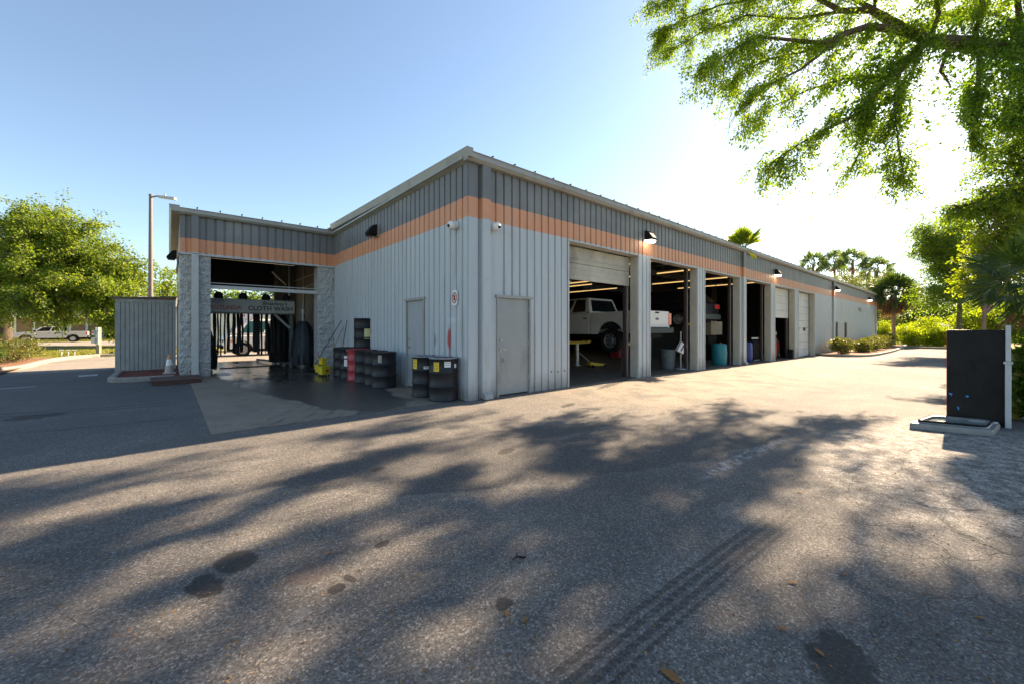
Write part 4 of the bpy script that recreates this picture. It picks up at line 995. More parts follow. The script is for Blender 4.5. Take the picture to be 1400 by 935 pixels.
# silver truck parked across the road
sv = pickup('pickup_truck', 'silver extended cab pickup truck parked across the road', 'silver', (-11.25, 57.0, .0), R(180)); sv.scale = (.86, .86, .86)
def wagon(name, label, cat, paint, loc, rz, L, hw, zb, belt, roof, gx, axles, r, hood, m_glass='glass', extras=None):
    t = thing(name, label, cat, loc, rz)
    low = [(.05,zb)]
    for ax in axles: low += [(ax-r*1.3,zb)]+arc_pts(ax, r, r*1.25, 172, 8)+[(ax+r*1.3,zb)]
    low += [(L-.05,zb+.05),(L,zb+.3)]+hood+[(0.02,belt),(0,zb+.25)]
    mb = MB(); mb.prism(low, 'y', -hw, hw); mb.build('body', paint, t, bevel=.05)
    b0, b1, t0, t1 = gx; w2 = hw-.03; w3 = hw*.80 if roof < 2 else hw*.9
    gb = [(b0,-w2,belt),(b1,-w2,belt-.0),(b1,w2,belt-.0),(b0,w2,belt)]; gt = [(t0,-w3,roof),(t1,-w3,roof-.02),(t1,w3,roof-.02),(t0,w3,roof)]
    mb = MB(); mb.hexa([(p[0],p[1],p[2]-.01) for p in gb], gt); mb.build('cab_roof', paint, t, bevel=.05)
    for s in (-1,1):
        b = (gb[0],gb[1]) if s < 0 else (gb[2],gb[3]); tp = (gt[0],gt[1]) if s < 0 else (gt[2],gt[3])
        for u0, u1 in (((.06,.33),(.37,.62),(.66,.9)) if s < 0 else ((.67,.94),(.38,.63),(.1,.34))): quadwin(t, 'side_window', lerp4(b, tp, u0, u1, .08,.86), .006, m_glass)
    quadwin(t, 'windshield', lerp4((gb[1],gb[2]),(gt[1],gt[2]),.06,.94,.06,.9), .006, m_glass)
    quadwin(t, 'rear_window', lerp4((gb[3],gb[0]),(gt[3],gt[0]),.1,.9,.1,.86), .006)
    for s in (-1,1):
        mb = MB(); mb.box(-.03,.12,min(s*.52,s*(hw+.005)),max(s*.52,s*(hw+.005)),belt-.22,belt-.04); mb.build('taillight', 'redlight', t, bevel=.015)
        mb = MB(); mb.box(L-.2,L+.01,min(s*.5,s*(hw-.03)),max(s*.5,s*(hw-.03)),zb+.34,zb+.5); mb.build('headlight', 'glass', t, bevel=.02)
    mb = MB(); mb.box(-.10,.04,-hw+.04,hw-.04,zb+.02,zb+.24); mb.build('bumper', 'chrome', t, bevel=.03)
    mb = MB(); mb.box(L-.03,L+.06,-hw+.06,hw-.06,zb+.02,zb+.2); mb.build('bumper', 'black', t, bevel=.03)
    mb = MB(); mb.box(.2,L-.3,-hw*.6,hw*.6,zb-.12,zb+.02)
    for ax in axles: mb.box(ax-.06,ax+.06,-hw+.15,hw-.15,r-.06,r+.06)
    mb.build('underbody', 'black', t)
    for ax in axles:
        for s in (-1,1): wheel(t, ax, s*(hw-.13), r, r, .22, s)
    return t
wagon('parked_car', 'dark car raised high on a lift inside the bays, red tail lights showing', 'car', 'darkpaint', (12.85, .7, gz(13)+1.6), R(90), 4.6, .93, .32, 1.02, 1.62, (.05,3.45,.55,2.7), (.95,3.65), .34, [(4.55,.72),(4.4,.86),(3.5,1.0)])
van = wagon('delivery_van', 'white delivery van with a red and blue emblem seen through the wash bay', 'van', 'vanwhite', (2.15, 19.2, 0.0), R(180), 4.6, .92, .38, 1.15, 1.95, (.05,4.3,.06,3.75), (.9,3.75), .36, [(4.58,.95),(4.4,1.08)], 'tealglass')
mb = MB(); mb.hexa([(3.2,-.8,1.94),(3.65,-.8,1.94),(3.65,.8,1.94),(3.2,.8,1.94)], [(3.2,-.8,2.45),(3.45,-.8,2.45),(3.45,.8,2.45),(3.2,.8,2.45)]); top = mb.build('roof_sign', 'vanwhite', van, bevel=.03)
def swoosh(m, z0, amp):
    mb = MB(); n = 14
    for i in range(n):
        u0, u1 = i/n, (i+1)/n
        f = lambda u: (-.55+1.1*u)
        zt = lambda u: z0+amp*math.sin(u*math.pi*1.1)+.10*(u)*(1-u)*4; zl = lambda u: z0+amp*math.sin(u*math.pi*1.1)-.03
        xs_ = lambda z: 3.653-(z-1.94)/.51*.2+.006
        mb.face([(xs_(zl(u0)), f(u0), zl(u0)), (xs_(zl(u1)), f(u1), zl(u1)), (xs_(zt(u1)), f(u1), zt(u1)), (xs_(zt(u0)), f(u0), zt(u0))])
    mb.build('emblem', m, top)
swoosh('blue', 2.2, .09); swoosh('red', 2.06, .05)
mb = MB(); mb.box(4.1,4.28,.91,.935,.75,.83); mb.box(4.1,4.28,-.935,-.91,.75,.83); mb.build('marker_light', 'orange', van)

# in-ground lifts, yellow saddles
def lift(x, y0, y1, z, label):
    t = thing('vehicle_lift', label, 'vehicle lift', (x, 0, gz(x)), 0, 'shop lifts')
    for y in (y0, y1):
        mb = MB(); mb.lathe([(0,.009),(.16,.009),(.16,.03),(.085,.03),(.085,z-.1),(0,z-.1)], 0, y, 20); mb.build('piston', 'steel', t, smooth=40)
        mb = MB(); mb.box(-.72,.72,y-.09,y+.09,z-.1,z); mb.box(-.74,-.5,y-.14,y+.14,z-.06,z+.03); mb.box(.5,.74,y-.14,y+.14,z-.06,z+.03); mb.build('saddle', 'yellowpaint', t, bevel=.01)
    return t
lift(8.0, 1.7, 3.9, .98, 'twin piston lift with yellow saddles under the white truck')
lift(12.85, 1.8, 4.3, 1.80, 'twin piston lift holding up the dark car')
lift(5.2, 3.4, 6.0, .55, 'empty twin piston lift in the first bay')
# strip lights: rows running back from the doors
i = 0
for x, ys, wh in ((4.6, (2.2, 5.6, 9.0), 'first'), (9.55, (2.0, 5.2, 8.6), 'second'), (13.0, (2.0, 5.0, 8.2), 'third'), (17.0, (2.0, 4.6), 'fourth'), (14.3, (9.2, 11.6), 'back of the third'), (17.4, (9.6, 11.8), 'back of the fourth'), (20.6, (2.4, 4.8), 'half open')):
    for k, y in enumerate(ys):
        where = ('nearest the door', 'in the middle of its row', 'deepest in its row')[k]
        t = thing('strip_light', 'warm strip light over the %s bay, %s' % (wh, where), 'strip light', (x, y, 4.0), 0, 'strip lights in the garage')
        mb = MB(); mb.box(-.09,.09,-1.2,1.2,.06,.12); mb.box(-.05,.05,-1.22,-1.19,.0,.12); mb.box(-.05,.05,1.19,1.22,.0,.12); mb.tube([(0,-.9,.12),(0,-.9,.6)],.01,6); mb.tube([(0,.9,.12),(0,.9,.6)],.01,6); mb.build('housing', 'galv', t)
        mb = MB(); mb.tube([(-.04,-1.18,.03),(-.04,1.18,.03)],.019,8); mb.tube([(.04,-1.18,.03),(.04,1.18,.03)],.019,8); mb.build('tube', 'tube', t)
# clutter between the pillars
def lathe_thing(name, label, cat, x, y, prof, m, part, extra=None, grp=None):
    t = thing(name, label, cat, (x, y, gz(x)+.009), 0, grp); mb = MB(); mb.lathe(prof, seg=28); mb.build(part, m, t, smooth=40); return t
t = lathe_thing('trash_can', 'grey round trash can inside the second bay', 'trash can', 9.75, .95, [(0,0),(.22,0),(.25,.3),(.28,.66),(.30,.67),(.30,.72),(.27,.72),(.24,.1),(0,.08)], 'greybin', 'bin')
mb = MB(); mb.box(-.34,-.28,-.06,.06,.5,.56); mb.box(.28,.34,-.06,.06,.5,.56); mb.build('handle', 'greybin', t)
t = lathe_thing('plastic_barrel', 'teal plastic barrel inside the third bay', 'barrel', 13.55, .6, [(0,0),(.27,0),(.29,.05),(.30,.3),(.305,.45),(.30,.6),(.29,.84),(.25,.9),(0,.9)], 'teal', 'body')
mb = MB(); mb.lathe([(0,.9),(.04,.9),(.04,.94),(0,.94)], .14, 0, 12); mb.build('bung', 'orange', t)
t = lathe_thing('plastic_barrel', 'dark blue plastic barrel inside the fourth bay', 'barrel', 16.72, .65, [(0,0),(.27,0),(.29,.05),(.30,.3),(.305,.45),(.30,.6),(.29,.86),(.25,.92),(0,.92)], 'blueplastic', 'body')
mb = MB(); mb.lathe([(0,.92),(.04,.92),(.04,.96),(0,.96)], .14, 0, 12); mb.build('bung', 'black', t)
for k in range(4):
    x = 17.32+k*.25; lab = ['nearest the blue barrel', 'second from the blue barrel', 'third from the blue barrel', 'farthest from the blue barrel'][k]
    t = lathe_thing('gas_cylinder', 'dark gas cylinder %s' % lab, 'gas cylinder', x, .55, [(0,0),(.11,0),(.12,.03),(.12,.86),(.09,.98),(.04,1.03),(.04,1.08),(0,1.08)], 'black', 'bottle', grp='gas cylinders')
    mb = MB(); mb.lathe([(0,1.081),(.045,1.081),(.045,1.16),(0,1.16)], seg=10); mb.build('valve', 'steel', t); mb = MB(); mb.box(-.07,.07,-.121,-.06,.02,.08); mb.build('foot_plate', 'galv', t)
t = thing('tool_cabinet', 'pale wall cabinet with an open door behind the blue barrel', 'cabinet', (16.6, 2.2, gz(16)+.009))
mb = MB(); mb.box(-.5,.5,-.2,.3,.0,.85); mb.build('workbench', 'black', t, bevel=.01); mb = MB(); mb.box(-.42,.36,-.15,.2,1.25,1.95); mb.build('cabinet', 'beige', t, bevel=.01)
mb = MB(); mb.hexa([(-.42,-.16,1.27),(.30,-.40,1.27),(.30,-.38,1.27),(-.42,-.14,1.27)],[(-.42,-.16,1.93),(.30,-.40,1.93),(.30,-.38,1.93),(-.42,-.14,1.93)]); mb.build('door', 'beige', t); mb = MB(); mb.box(-.4,.34,.0,.1,.851,1.249); mb.build('backboard', 'black', t)
t = thing('torch_cart', 'welding torch cart with red and green hoses inside the half open bay', 'torch cart', (21.2, .7, gz(20.9)+.009), R(20))
for s, m, hh in ((-.14,'drumred',.95),(.14,'greybin',1.25)):
    mb = MB(); mb.lathe([(0,.1),(.12,.1),(.12,hh-.15),(.05,hh-.02),(.03,hh),(0,hh)], s, 0, 16); mb.build('bottle', m, t, smooth=40)
mb = MB(); mb.tube([(-.28,.15,.05),(-.28,.2,1.2),(.28,.2,1.2),(.28,.15,.05)], .018); mb.box(-.3,.3,-.16,.2,.06,.09); mb.build('frame', 'black', t)
for s in (-.33,.33):
    mb = MB(); mb.lathe([(0,-.03),(.12,-.03),(.12,.03),(0,.03)], axis='x', c=(s,.18,.12), seg=16); mb.build('wheel', 'rubber', t, smooth=40)
for s, m in ((-.1,'redlight'),(.08,simple('green_hose',(.03,.22,.12),.5))):
    mb = MB(); mb.tube([(s,-.05,1.2),(s*1.6,-.16,.95),(s*.8,-.2,.5),(s*2.2,-.22,.12)], .016, 8); mb.build('hose', m, t, smooth=60)
mb = MB(); mb.lathe([(0,1.26),(.1,1.26),(.12,1.36),(.1,1.48),(0,1.5)], .1, 0, 14); mb.build('regulator', 'beige', t, smooth=40)
t = thing('jerry_can', 'dark fuel can at the foot of the pillar beside the closed white door', 'fuel can', (22.12, .12, gz(22)+.012), 0)
mb = MB(); mb.box(-.26,.02,-.11,.09,.0,.5); mb.build('can', 'black', t, bevel=.03); mb = MB(); mb.tube([(-.2,0,.5),(-.2,0,.57),(-.05,0,.57),(-.05,0,.5)], .014); mb.build('handle', 'beige', t)
t = thing('oil_drain_stand', 'steel pole stand with a tilted white and dark can beside the trash can', 'drain stand', (9.98, .55, gz(10)+.009), R(-30))
mb = MB(); mb.lathe([(0,0),(.2,0),(.2,.04),(.03,.06),(.03,1.4),(0,1.4)], seg=16); mb.build('stand', 'galv', t, smooth=40)
mb = MB(); mb.hexa([(-.22,-.12,.70),(.02,-.12,.56),(.02,.04,.56),(-.22,.04,.70)],[(-.04,-.12,1.02),(.20,-.12,.88),(.20,.04,.88),(-.04,.04,1.02)]); mb.build('can', 'label_w', t, bevel=.01)
mb = MB(); mb.hexa([(-.10,-.124,.70),(-.06,-.124,.675),(-.06,-.121,.675),(-.10,-.121,.70)],[(.06,-.124,.94),(.10,-.124,.915),(.10,-.121,.915),(.06,-.121,.94)]); mb.build('stripe', 'ink', t)
t = thing('floor_jack', 'yellow floor jack lying inside the bays behind the first pillar', 'floor jack', (8.0, 2.9, gz(8)+.009), R(-20))
mb = MB(); mb.hexa([(-.35,-.12,.08),(.35,-.09,.05),(.35,.09,.05),(-.35,.12,.08)],[(-.35,-.12,.22),(.35,-.08,.13),(.35,.08,.13),(-.35,.12,.22)]); mb.build('body', 'yellowpaint', t, bevel=.02); mb = MB(); mb.tube([(-.3,0,.2),(-1.0,0,.75)], .018); mb.build('handle', 'galv', t)
mb = MB()
for x in (-.28,.28):
    for y in (-.14,.14): mb.lathe([(0,-.025),(.06,-.025),(.06,.025),(0,.025)], axis='y', c=(x,y,.06), seg=14)
mb.build('wheel', 'black', t)
for n_, x, y, ww, hh, lab in (('tool_chest', 12.9, 5.2, .9, 1.25, 'dark red tool chest deep in the third bay'), ('work_bench', 6.0, 9.0, 2.2, .9, 'cluttered work bench deep in the first bay')):
    t = thing(n_, lab, n_.replace('_',' '), (x, y, gz(x)+.009))
    if n_ == 'tool_chest':
        mb = MB(); mb.box(-ww/2,ww/2,-.25,.25,.1,hh); b = mb.build('cabinet', 'drumred', t, bevel=.01)
        for k in range(5):
            mb = MB(); mb.box(-ww/2+.03,ww/2-.03,-.265,-.2505,.15+k*.21,.33+k*.21); mb.build('drawer', 'drumred', t); 
    else:
        mb = MB(); mb.box(-ww/2,ww/2,-.35,.35,hh-.06,hh); mb.build('bench_top', 'wood_post', t)
        for sx in (-1,1):
            for sy in (-1,1):
                mb = MB(); mb.box(sx*ww*.46-.04,sx*ww*.46+.04,sy*.3-.04,sy*.3+.04,0,hh-.061); mb.build('leg', 'galv', t)
        mb = MB(); mb.box(-.6,-.3,-.1,.15,hh+.001,hh+.3); mb.box(.2,.7,-.1,.1,hh+.001,hh+.2); mb.build('clutter', 'greybin', t)

# ------------------------------------------------------------------ left side: enclosure, cone, pallet, pole, verge furniture, house
t = thing('board_enclosure', 'grey vertical board enclosure with a lean-to roof beside the wash bay', 'shed', (0, 11.25, .05))
mb = MB(); x = -5.80; rr = random.Random(9); k = 0
while x < -4.36:
    w = .105; mb.box(x, min(x+w-.014, -4.35), -.02-rr.random()*.012, .012, .02, 2.28+rr.random()*.01); x += w; k += 1
mb.build('boards', 'wood_grey', t)
mb = MB(); y = 0.0
while y < 2.6: mb.box(-5.83-rr.random()*.005, -5.802, y+.013, y+.11, .02, 2.26); y += .105
mb.build('boards', 'wood_grey', t)
mb = MB(); mb.box(-5.795,-4.35,.016,.03,.03,2.25); mb.box(-5.80,-4.35,.031,.06,.4,.49); mb.box(-5.80,-4.35,.031,.06,1.8,1.89); mb.box(-5.82,-4.35,-.045,-.027,2.24,2.345); mb.build('rail', 'wood_grey', t)
mb = MB(); mb.hexa([(-5.92,-.12,2.352),(-4.33,-.12,2.44),(-4.33,2.7,2.44),(-5.92,2.7,2.352)],[(-5.92,-.12,2.385),(-4.33,-.12,2.475),(-4.33,2.7,2.475),(-5.92,2.7,2.385)]); mb.build('roof', simple('weathered_edge',(.13,.125,.115),.8,0,.3,6), t)
t = thing('traffic_cone', 'faded traffic cone with a white collar standing in the red mulch', 'traffic cone', (-4.52, 9.35, .09))
mb = MB(); mb.box(-.15,.15,-.15,.15,0,.03); mb.lathe([(0,.031),(.115,.031),(.085,.25),(0,.25)]); mb.build('cone', 'conegrey', t, smooth=40)
mb = MB(); mb.lathe([(0,.251),(.086,.251),(.058,.43),(0,.43)]); mb.build('collar', 'white', t, smooth=40); mb = MB(); mb.lathe([(0,.431),(.056,.431),(.03,.58),(0,.59)]); mb.build('tip', 'coneorange', t, smooth=40)
t = thing('wooden_pallet', 'weathered red brown wooden pallet lying in front of the block pillar', 'pallet', (-4.38, 7.55, .006), R(2))
for y in (-.55, 0, .55):
    mb = MB(); mb.box(-.5,.5,y-.045,y+.045,0,.09); mb.build('runner', 'pallet', t)
for k in range(6):
    mb = MB(); mb.box(-.52,.52,-.62+k*.21,-.62+k*.21+.16,.0905,.115); mb.build('deck_board', 'pallet', t, bevel=.004)
# light pole
def lamp_pole(x, y, h, arm, label, ang, grp=None):
    t = thing('street_lamp', label, 'street lamp', (x, y, 0), ang, grp)
    mb = MB(); mb.tube([(0,0,0),(0,0,h*.5),(0,0,h)], [.14,.115,.085], 12); mb.lathe([(0,h),(.1,h),(.1,h+.05),(0,h+.05)]); mb.build('pole', 'pole', t, smooth=40)
    mb = MB(); mb.tube([(0,0,h-.12),(arm*.5,0,h-.05),(arm,0,h-.08)], .045); mb.build('arm', 'pole', t, smooth=40)
    mb = MB(); mb.hexa([(arm*.55,-.12,h-.16),(arm*1.75,-.15,h-.30),(arm*1.75,.15,h-.30),(arm*.55,.12,h-.16)],[(arm*.55,-.06,h-.0),(arm*1.75,-.08,h-.14),(arm*1.75,.08,h-.14),(arm*.55,.06,h-.0)]); hd = mb.build('lamp_head', 'pale', t, bevel=.03)
    mb = MB(); mb.lathe([(0,h-.10),(.05,h-.10),(.05,h+.06),(0,h+.07)], arm*1.0, 0, 12); mb.build('photocell', 'pale', hd)
    return t
px, py = cw((206-700)/545*24, 24); lamp_pole(px, py, 9.45, .86, 'tall grey lamp pole behind the board enclosure', R(-41))
px, py = cw((1196-700)/545*62, 62); tt = lamp_pole(px, py, 10.8, .8, 'lamp pole among the palms beyond the garage roof', R(100))
# meter post and stubs
t = thing('utility_post', 'wooden utility post with meter boxes on the verge', 'utility post', (-7.5, 25.4, .0), R(-40))
mb = MB(); mb.box(-.09,.09,-.07,.07,0,1.50); mb.build('post', 'wood_post', t, bevel=.01)
mb = MB(); mb.box(-.09,.10,-.10,-.071,.55,1.50); mb.build('back_board', 'label_w', t); mb = MB(); mb.box(-.22,-.03,-.20,-.101,.62,.95); mb.box(-.20,-.04,-.2,-.101,1.05,1.32); mb.build('meter_box', 'galv', t, bevel=.01)
mb = MB(); mb.lathe([(0,-.23),(.045,-.23),(.05,-.2),(0,-.2)], axis='y', c=(-.12,0,1.22)); mb.box(.03,.09,-.12,-.101,1.26,1.34); mb.build('meter', 'redlight', t)
for i, (x, y) in enumerate(((-8.72, 24.1), (-8.45, 23.8), (-8.2, 23.6))):
    t = thing('pipe_stub', 'short white pipe stub on the verge, ' + ('left' if i == 0 else 'middle' if i == 1 else 'right') + ' of three', 'pipe stub', (x, y, -.03), 0, 'pipe stubs on the verge')
    mb = MB(); mb.tube([(0,0,0),(0,0,.36)], .025); mb.build('pipe', 'pale', t); mb = MB(); mb.tube([(-.07,0,.36),(.07,0,.36)], .03); mb.build('cap', 'pale', t)
t = thing('valve_cover', 'small dark valve cover by the kerb near the utility post', 'valve cover', (-6.9, 24.4, -.03)); mb = MB(); mb.lathe([(0,0),(.16,0),(.15,.12),(.08,.17),(0,.18)]); mb.build('cover', 'black', t, smooth=40); mb = MB(); mb.lathe([(0,.18),(.05,.181),(.05,.21),(0,.21)]); mb.build('knob', 'black', t)
# house across the road
H = thing('brown_house', 'low brown house with white pilasters across the road', 'house', (-11.5, 72, 0))
mb = MB(); mb.box(-14,9,0,8,0,2.75); mb.build('wall', 'house', H)
mb = MB(); mb.prism([(-.7,2.75),(8.7,2.75),(4,4.7)], 'x', -14.6, 9.6); mb.build('roof', 'shingle', H)
for k in range(9):
    mb = MB(); mb.box(-13.6+k*1.55+1.2,-13.6+k*1.55+1.42,-.08,-.002,0,2.74); mb.build('pilaster', 'white', H)
for xw in (-8.6, -3.9, 1.55, 4.6):
    mb = MB(); mb.box(xw-.75,xw+.75,-.06,-.001,.95,2.2); w = mb.build('window', 'white', H); mb = MB(); mb.box(xw-.66,xw-.03,-.075,-.061,1.03,2.12); mb.box(xw+.03,xw+.66,-.075,-.061,1.03,2.12); mb.build('glass', 'glass', w)
# grey shed seen beyond the wash bay
S = thing('metal_shed', 'grey metal shed with roll doors seen through the wash bay', 'shed', (1.0, 34, 0))
mb = MB(); mb.box(-7,7,0,6,0,3.1); mb.build('wall', 'shedgrey', S); mb = MB(); mb.prism([(-.4,3.1),(6.4,3.1),(3,4.0)], 'x', -7.3, 7.3); mb.build('roof', 'roof', S)
for k in range(4):
    mb = MB(); x0 = -6.6+k*3.3; mb.box(x0,x0+2.7,-.06,-.002,0,2.6)
    for q in range(7): mb.box(x0,x0+2.7,-.075,-.0601,.1+q*.36,.1+q*.36+.05)
    mb.build('roll_door', 'overwhite', S)

# ------------------------------------------------------------------ right side: cabinet, post, hatch, bin
t = thing('steel_cabinet', 'tall black steel cabinet with blue tape scraps on its face', 'cabinet', (4.78, -6.97, gz(4.8)+.006))
mb = MB(); mb.box(0,.72,0.004,.63,.04,1.43); mb.build('body', 'cabinet', t, bevel=.012)
mb = MB(); mb.box(.02,.70,.6305,.636,.05,1.42); mb.build('side_panel', 'redside', t); mb = MB(); mb.box(.03,.69,.03,.6,0,.04); mb.build('base', 'black', t)
mb = MB(); mb.prism([(.57,.44),(.61,.445),(.605,.415),(.588,.418),(.583,.39)], 'x', -.004, -.0005); mb.prism([(.40,.42),(.43,.43),(.435,.405),(.41,.40)], 'x', -.004, -.0005); mb.prism([(.505,.24),(.52,.245),(.515,.19),(.50,.2)], 'x', -.004, -.0005); mb.build('tape', 'tape', t)
mb = MB(); mb.tube([(-.002,.42,.92),(-.002,.385,.96),(-.002,.36,.93),(-.002,.34,.85)], .006, 6); mb.tube([(-.002,.42,.74),(-.002,.41,.62)], .003, 6); mb.build('dent', 'cabinet', t)
t = thing('metal_post', 'pale metal post standing at the right edge of the black cabinet', 'post', (4.725, -6.945, gz(4.8)+.004))
mb = MB(); mb.box(-.022,.022,-.03,.03,.01,.94); mb.build('lower_post', 'pale', t, bevel=.006); mb = MB(); mb.box(-.02,.02,-.026,.026,.975,1.5); mb.build('upper_post', 'galv', t, bevel=.006); mb = MB(); mb.box(-.03,.03,-.045,.045,.941,.974); mb.build('collar', 'pale', t, bevel=.005)
t = thing('plastic_bin', 'yellow green bin standing behind the pale post', 'bin', (5.96, -6.98, gz(5.3)+.004))
mb = MB(); mb.lathe([(0,0),(.15,0),(.19,.1),(.20,.95),(.17,1.06),(0,1.08)]); mb.build('body', 'binolive', t, smooth=50); mb = MB(); mb.lathe([(0,1.081),(.09,1.081),(.08,1.13),(0,1.14)]); mb.build('cap', 'black', t)
# vehicle hatch lying on the asphalt
t = thing('vehicle_hatch', 'silver grey vehicle hatch with its window lying flat in front of the black cabinet', 'vehicle hatch', (4.10, -6.45, .004))
o4 = [Vector(p) for p in ((-.50,.45),(-.28,-.34),(.48,-.42),(.30,.30))]
def ring_pts(f, rad=.09, n=5):
    pts = [v*f for v in o4]; out = []
    for i, p in enumerate(pts):
        a = (pts[i-1]-p).normalized(); b = (pts[(i+1)%4]-p).normalized(); rr_ = rad
        p0 = p+a*rr_; p1 = p+b*rr_
        for k in range(n+1):
            s = k/n; out.append(p0*(1-s)**2+p*2*s*(1-s)+p1*s*s)
    return out
mb = MB(); A = ring_pts(1.0, .05); Bq = ring_pts(.985,.06); C_ = ring_pts(.80,.10); D_ = ring_pts(.75,.11); prof = [(A,.0),(A,.055),(Bq,.085),(ring_pts(.87,.09),.09),(C_,.125),(D_,.12),(D_,.035)]
rows = [[mb.bm.verts.new((p.x,p.y,z)) for p in q] for q, z in prof]; n = len(rows[0])
for r0, r1 in zip(rows, rows[1:]):
    for k in range(n): mb.bm.faces.new((r0[k], r0[(k+1)%n], r1[(k+1)%n], r1[k]))
mb.bm.faces.new(rows[0][::-1]); hatch = mb.build('frame', simple('grey_hatch_paint',(.20,.20,.195),.4,.1,.25,6,0,.3), t, smooth=40)
mb = MB(); mb.bm.faces.new([mb.bm.verts.new((p.x,p.y,.085)) for p in ring_pts(.755,.11)]); mb.build('glass', simple('hatch_glass',(.05,.09,.09),.12,0,.6,9,0,0,.7), t)
mb = MB(); rp = ring_pts(.83,.10); mb.tube([(p.x,p.y,.118) for p in rp]+[(rp[0].x,rp[0].y,.118)], .014, 6, False); mb.build('seal', 'rubber', t, smooth=60)
mb = MB(); mb.hexa([(.30,-.40,.03),(.48,-.425,.03),(.40,.02,.03),(.30,.02,.03)],[(.32,-.36,.11),(.45,-.40,.10),(.38,.0,.11),(.31,.0,.11)]); mb.build('corner_panel', 'trim', t, bevel=.01)
# grit on the asphalt
gn = 2600; gp = []
while len(gp) < gn:
    d_ = 1.4+rng.exponential(2.6); l_ = rng.uniform(-1.3,1.3)*d_; x, y = cw(l_, d_)
    if x > -8.5 and y < -.3 and d_ < 14 and not (4.3 < x < 6 and -7.6 < y < -5.9): gp.append((x, y, gz(x)+.003))
gp = np.array(gp); dv = rng.normal(size=gp.shape); dv[:,2] *= .25; gl = rng.uniform(.006,.018,gn)
tag(leaf_mesh('grit', gp, dv, gl, gl*.7, 'litter'), 'fine leaf litter and grit scattered over the asphalt', 'grit', kind='stuff')
# twig and fallen leaves on the asphalt
t = thing('fallen_twig', 'small dark forked twig lying on the foreground asphalt', 'twig', (-2.87, -4.73, .012), R(20))
mb = MB(); mb.tube([(-.05,0,0),(-.01,-.01,.004),(.03,.012,.006)], [.003,.004,.003], 6); mb.tube([(-.01,-.01,.004),(.0,-.05,.004),(.02,-.06,0)], [.005,.008,.004], 6); mb.build('stem', 'black', t)
for i, (px, py, lab) in enumerate(((917, 926, 'largest fallen leaf, at the bottom of the picture'), (1084, 797, 'fallen leaf in the sunny patch right of the tyre marks'), (718, 849, 'small fallen leaf left of the tyre marks'), (1340, 846, 'fallen leaf on the cracked asphalt at the right'), (1094, 673, 'fallen leaf below the faded paint'), (693, 840, 'orange fallen leaf beside the small one'), (1120, 893, 'fallen leaf near the oil spot'), (1154, 786, 'pale fallen leaf on the dusty wear'), (450, 757, 'fallen leaf left of the sunlit streaks'), (1070, 861, 'brown fallen leaf between the tyre marks and the oil spot'))):
    d = FPX*EYE/(py-Y0); x, y = cw((px-CX)/FPX*d, d); s = .055 if i == 0 else .028
    tt = rng.uniform(0,6.28); mb = MB()
    pts = [(0,-1),(.35,-.4),(.38,.2),(0,1),(-.38,.2),(-.35,-.4)]
    vs = [mb.bm.verts.new((s*(u*math.cos(tt)-v*math.sin(tt)), s*(u*math.sin(tt)+v*math.cos(tt)), .3*s*abs(u)+.004)) for u, v in pts]
    a = mb.bm.verts.new((0,0,.008)); 
    for k in range(6): mb.bm.faces.new((vs[k], vs[(k+1)%6], a))
    o = mb.build('fallen_leaf', 'litter', None, loc=(x, y, gz(x)+.004)); tag(o, lab, 'leaf', 'fallen leaves on the asphalt')

# ------------------------------------------------------------------ trees and plants
def crown_points(clusters, per, nsub, sub_r, shell=.55):
    """leaf positions gathered in small clumps spread through ellipsoids (cx,cy,cz,rx,ry,rz)"""
    out = []; subs = []
    for (cx,cy,cz,rx,ry,rz) in clusters:
        k = max(4, int(nsub*rx*ry*rz)**1) if nsub < 0 else nsub
        v = rng.normal(size=(k,3)); v /= np.linalg.norm(v,axis=1,keepdims=True); rad = rng.uniform(shell,1,(k,1))
        c = np.array([cx,cy,cz])+v*rad*np.array([rx,ry,rz]); subs.append(c)
        for q in c:
            s = sub_r*rng.uniform(.6,1.35); n = int(per*rng.uniform(.5,1.4))
            out.append(q+rng.normal(size=(n,3))*np.array([s,s,s*.62]))
    return np.concatenate(out), np.concatenate(subs)
def tree(name, label, cat, base, trunk_h, r0, clusters, per, nsub, sub_r, leaf, m, bark='bark_grey', grp=None, limbs=14, shell=.55, lean=(0,0), droop=.5):
    x, y, z = base; t = thing(name, label, cat, base, 0, grp)
    pos, subs = crown_points(clusters, per, nsub, sub_r, shell)
    d = rng.normal(size=pos.shape); d[:,2] -= droop
    L = leaf*rng.uniform(.7,1.35,len(pos))
    leaf_mesh('crown', pos, d, L, L*.62, m, t)
    mb = MB(); top = (lean[0], lean[1], trunk_h)
    mb.tube([(0,0,-.1),(lean[0]*.3+.03,lean[1]*.3,trunk_h*.4),(lean[0]*.7-.02,lean[1]*.7,trunk_h*.75),top], [r0*1.25,r0,r0*.8,r0*.62], 9)
    idx = rng.choice(len(subs), min(limbs,len(subs)), replace=False)
    for q in subs[idx]:
        s = Vector(top)*rng.uniform(.72,1.0); e = Vector(q); mid = s.lerp(e,.5)+Vector((rng.uniform(-.2,.2),rng.uniform(-.2,.2),.12*(e-s).length)); m2 = s.lerp(e,.78)+Vector((rng.uniform(-.2,.2),rng.uniform(-.2,.2),.06*(e-s).length))
        mb.tube([s,mid,m2,e],[r0*.42,r0*.26,r0*.15,r0*.06],6)
    mb.build('trunk', bark, t, smooth=60)
    return t
